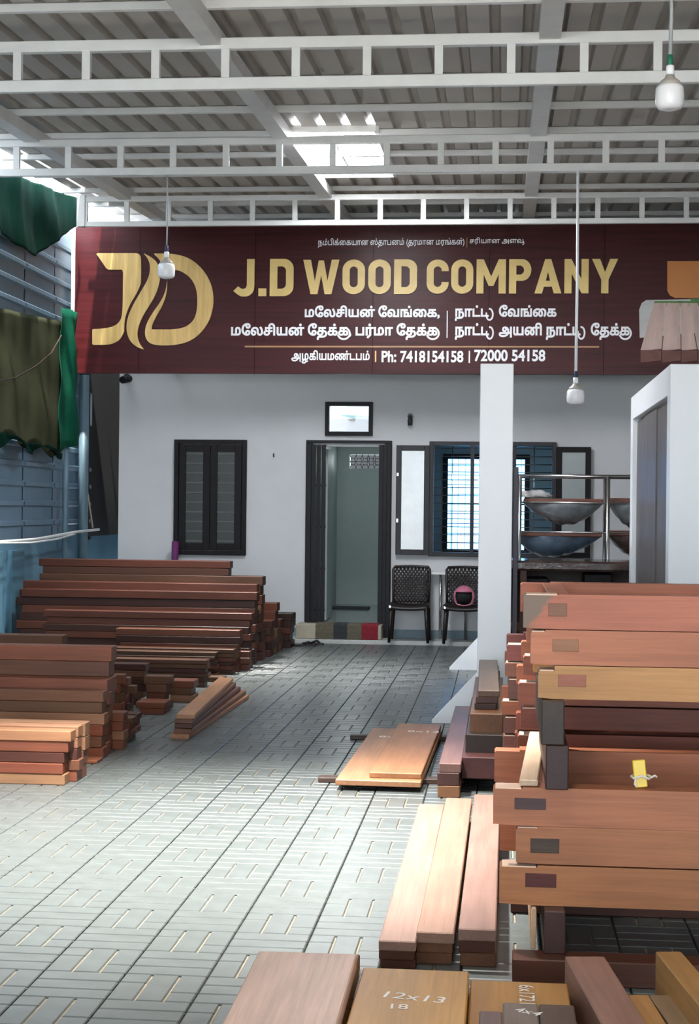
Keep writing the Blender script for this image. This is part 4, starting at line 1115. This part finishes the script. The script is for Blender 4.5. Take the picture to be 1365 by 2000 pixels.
door_frame('door frame directly below the gap of the near stack', 963, 1537, 1613, YF, .95, FL, .10, 1063, (1005, 1066, 1558, 1582), (.055, .028, .027), drop=.05)
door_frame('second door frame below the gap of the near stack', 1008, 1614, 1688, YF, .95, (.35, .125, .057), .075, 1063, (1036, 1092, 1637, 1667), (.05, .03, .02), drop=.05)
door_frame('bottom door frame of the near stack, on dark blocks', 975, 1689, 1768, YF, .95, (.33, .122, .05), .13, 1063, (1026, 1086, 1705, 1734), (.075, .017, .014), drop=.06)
zF = onY(1040, 1768, YF).z; zD = onY(1030, 1537, YF).z; zC = onY(1110, 1366, YF).z
xbk = onY(1060, 1700, YF).x
ub = .085
us = timber('bearer_beam', 'dark bearer beam on the pavers under the near door frame stack', 1.9, .12, ub, (onY(1000, 1900, 5.4).x + .95, 5.42, 0), 0, (.085, .032, .02), None, 'beam')
timber('bearer_beam', 'hidden rear bearer beam on the pavers under the near door frame stack', 1.9, .12, ub, (onY(1000, 1900, 5.4).x + .95, 6.36, 0), 0, (.085, .032, .02), None, 'beam')
timber('bearer_block', 'dark bearer block between the floor beam and the bottom door frame', 1.05, .072, zF - ub - .002, (xbk + .04, YF - .06 + .52, ub), PI / 2, (.075, .038, .03), None, 'block')
timber('bearer_block', 'pale edged board beside the dark block under the bottom door frame', 1.0, .018, zF - ub - .004, (xbk - .03, YF - .02 + .5, ub), PI / 2, PAL, None, 'board')
timber('bearer_block', 'far dark bearer block under the bottom door frame, outer end', 1.05, .072, zF - ub - .002, (xbk + 1.45, YF - .06 + .52, ub), PI / 2, DRK, None, 'block')
hb = (zC - zD) / 2
for k, (nm, dx, c) in enumerate((('lower', .01, (.055, .026, .023)), ('upper', -.006, (.052, .034, .025)))):
    timber('spacer_block', f'{nm} dark spacer block in the gap of the near door frame stack', .98, .078, hb - .002, (onY(1082, 1450, YF).x + dx, YF - .045 + .49, zD + hb * k), PI / 2, c, None, 'block')
    timber('spacer_block', f'{nm} dark spacer block at the far end of the frame stack gap', .98, .078, hb - .002, (onY(1082, 1450, YF).x + 1.5 + dx, YF - .045 + .49, zD + hb * k), PI / 2, c, None, 'block')
a = onZ(1032, 1536, zD); b = onZ(1049, 1440, zD); d = b - a
timber('pale_plank', 'pale plank lying flat on the door frame beside the spacer blocks', 1.2, .064, .022, (a.x + d.x / d.length * .6 + .0, a.y + .6, zD + .001), math.atan2(d.y, d.x), (.70, .50, .34), None, 'plank')
yo = thing('yellow_strip', 'yellow painted wood strip tied with pale string in the frame gap', 'strip', (onY(1252, 1535, YF + .05).x, YF + .05, zD + .001))
bm = bmesh.new(); quadbox(bm, (0, 0, .047), (.044, .02, .094), .003); o = obj('strip', bm, M['yellow'], yo); o.rotation_euler = (-.1, -.10, 0)
bm = bmesh.new(); tube(bm, [(.034 * math.cos(t), .006 + .02 * math.sin(t), .035 + .006 * math.sin(3 * t)) for t in [n * PI / 4 for n in range(9)]], .005, 6); tube(bm, [(.03, -.012, .035), (.045, -.014, .044), (.052, -.012, .038)], .004, 6); tube(bm, [(-.02, -.012, .03), (-.024, -.014, .012), (-.014, -.015, .004)], .004, 6)
obj('string', bm, M['string'], yo)
# second stack
Y2 = 6.85
for k, (px, pt, pb) in enumerate(((1022, 1278, 1321), (1012, 1330, 1377), (1017, 1380, 1424), (1011, 1433, 1474), (1008, 1476, 1514), (1004, 1516, 1554), (1012, 1556, 1594), (1006, 1596, 1634))):
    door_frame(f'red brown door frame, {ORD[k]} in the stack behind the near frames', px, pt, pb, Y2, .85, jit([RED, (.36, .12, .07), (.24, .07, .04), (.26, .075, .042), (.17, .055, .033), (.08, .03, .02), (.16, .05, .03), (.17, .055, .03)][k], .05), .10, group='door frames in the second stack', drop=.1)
z2 = onY(1060, 1634, Y2).z
for dx in (.16, 1.6): timber('bearer_block', f'{"near" if dx < 1 else "outer"} dark bearer under the second door frame stack', .8, .09, z2 - .002, (onY(1020, 1600, Y2).x + dx, Y2 + .43, 0), PI / 2, DRK, None, 'block')
# third stack
Y3 = 7.95; zl = None
rows3 = ((990, 1256, 1284), (986, 1292, 1321), (992, 1323, 1364), (980, 1367, 1396), (984, 1398, 1432), (983, 1434, 1466), (982, 1468, 1503), (983, 1505, 1538), (985, 1540, 1572))
for k, (px, pt, pb) in enumerate(rows3):
    nb = rows3[k + 1][1] if k + 1 < len(rows3) else pb
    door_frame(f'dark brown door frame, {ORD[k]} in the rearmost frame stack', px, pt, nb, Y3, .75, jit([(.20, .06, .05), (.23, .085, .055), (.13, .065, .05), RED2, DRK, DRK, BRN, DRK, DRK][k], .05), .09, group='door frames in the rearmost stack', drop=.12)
z3 = onY(1040, 1572, Y3).z
for dx in (.14, 1.6): timber('bearer_block', f'{"near" if dx < 1 else "outer"} dark bearer under the rearmost door frame stack', .7, .09, z3 - .002, (onY(1000, 1600, Y3).x + dx, Y3 + .38, 0), PI / 2, DRK, None, 'block')

# ================================================================== NEAREST BOARDS AT THE FRONT
gz = 'boards piled at the very front'
def fore(label, far_l, far_r, z, H, Ln, col, rzpx=None, name='front_board', cat='board'):
    a, b = onZ(*far_l, z), onZ(*far_r, z); W = (b - a).length; ang = math.atan2(b.y - a.y, b.x - a.x) if rzpx is None else rzpx
    c = (a + b) / 2; n = Vector((math.sin(ang), -math.cos(ang), 0))
    return timber(name, label, Ln, W, H - .0015, (c.x + n.x * Ln / 2, c.y + n.y * Ln / 2, z - H), ang + PI / 2, col, gz, cat)
for k in range(6):
    fore(f'purple brown wide board, {ORD[k]} of the wide board stack at the front', (505 + (0 if k == 0 else random.uniform(2, 8)), 1857 + k * .4), (697 + (0 if k == 0 else 4 + random.uniform(-2, 3)), 1861), .30 - .05 * k, .05, 1.5, jit([(.82, .56, .44), BRN, DRK, BRN, DRK, BRN][k], .04), rzpx=.012)
for k in range(4):
    o = fore(f'golden rough edged board, {ORD[k]} of the golden stack at the front', (709, 1889 + k), (916, 1895 + k), .27 - .0675 * k, .0675, 1.4, (.56, .29, .075), rzpx=0)
    if k == 0: chalk(o, '12x13', -.02 + .45, .09, .067, .075, -PI / 2 - .2); chalk(o, '18', .33, .06, .067, .06, -PI / 2)
for k in range(4):
    o = fore(f'golden chalk marked board, {ORD[k]} beside the rough golden board', (919, 1914 + k), (1108, 1918 + k), .23 - .0575 * k, .0575, 1.3, (.54, .27, .075), rzpx=0)
    if k == 0: chalk(o, '6x1721', .615, .0, .0573, .062, PI)
fore('small grey brown block on the chalk marked board, facing the golden stack', (936, 1973), (981, 1973), .285, .055, .5, (.20, .125, .105), rzpx=0, name='front_block', cat='block')
o = fore('chalk scribbled grey block on the chalk marked board, middle one of three', (982, 1957), (1050, 1958), .285, .055, .5, (.22, .17, .14), rzpx=0, name='front_block', cat='block')
chalk(o, '4x4', .18, .02, .0538, .05, -PI / 2 - .5)
fore('dark weathered block on the chalk marked board, next to the long beam', (1052, 1959), (1121, 1962), .285, .055, .5, (.11, .075, .058), rzpx=0, name='front_block', cat='block')
fore('heavy purple brown beam pointing out of the frame stack to the front', (1103, 1866), (1181, 1867), .26, .13, 1.2, (.30, .165, .125), rzpx=.115, name='front_beam', cat='beam')
fore('tan offcut board between the two front beams, nearer the heavy beam', (1218, 1941), (1267, 1942), .20, .10, .9, (.50, .27, .10), rzpx=.10, name='front_board')
fore('greyish offcut board between the two front beams, nearer the slanting beam', (1268, 1941), (1319, 1943), .20, .10, .9, (.33, .22, .13), rzpx=.12, name='front_board')
fore('slanting golden brown beam at the front corner', (1280, 1857), (1331, 1857), .28, .15, 1.3, (.42, .22, .075), rzpx=.13, name='front_beam', cat='beam')
for k, (x, wd, z1) in enumerate(((.32, .09, .128), (.47, .1, .098), (.63, .1, .128))):
    timber('front_support', f'dark support timber under the front beams, {["by the golden boards", "in the middle", "at the outer side"][k]}', wd, .4, z1, (x, 4.2, 0), 0, DRK, None, 'timber')
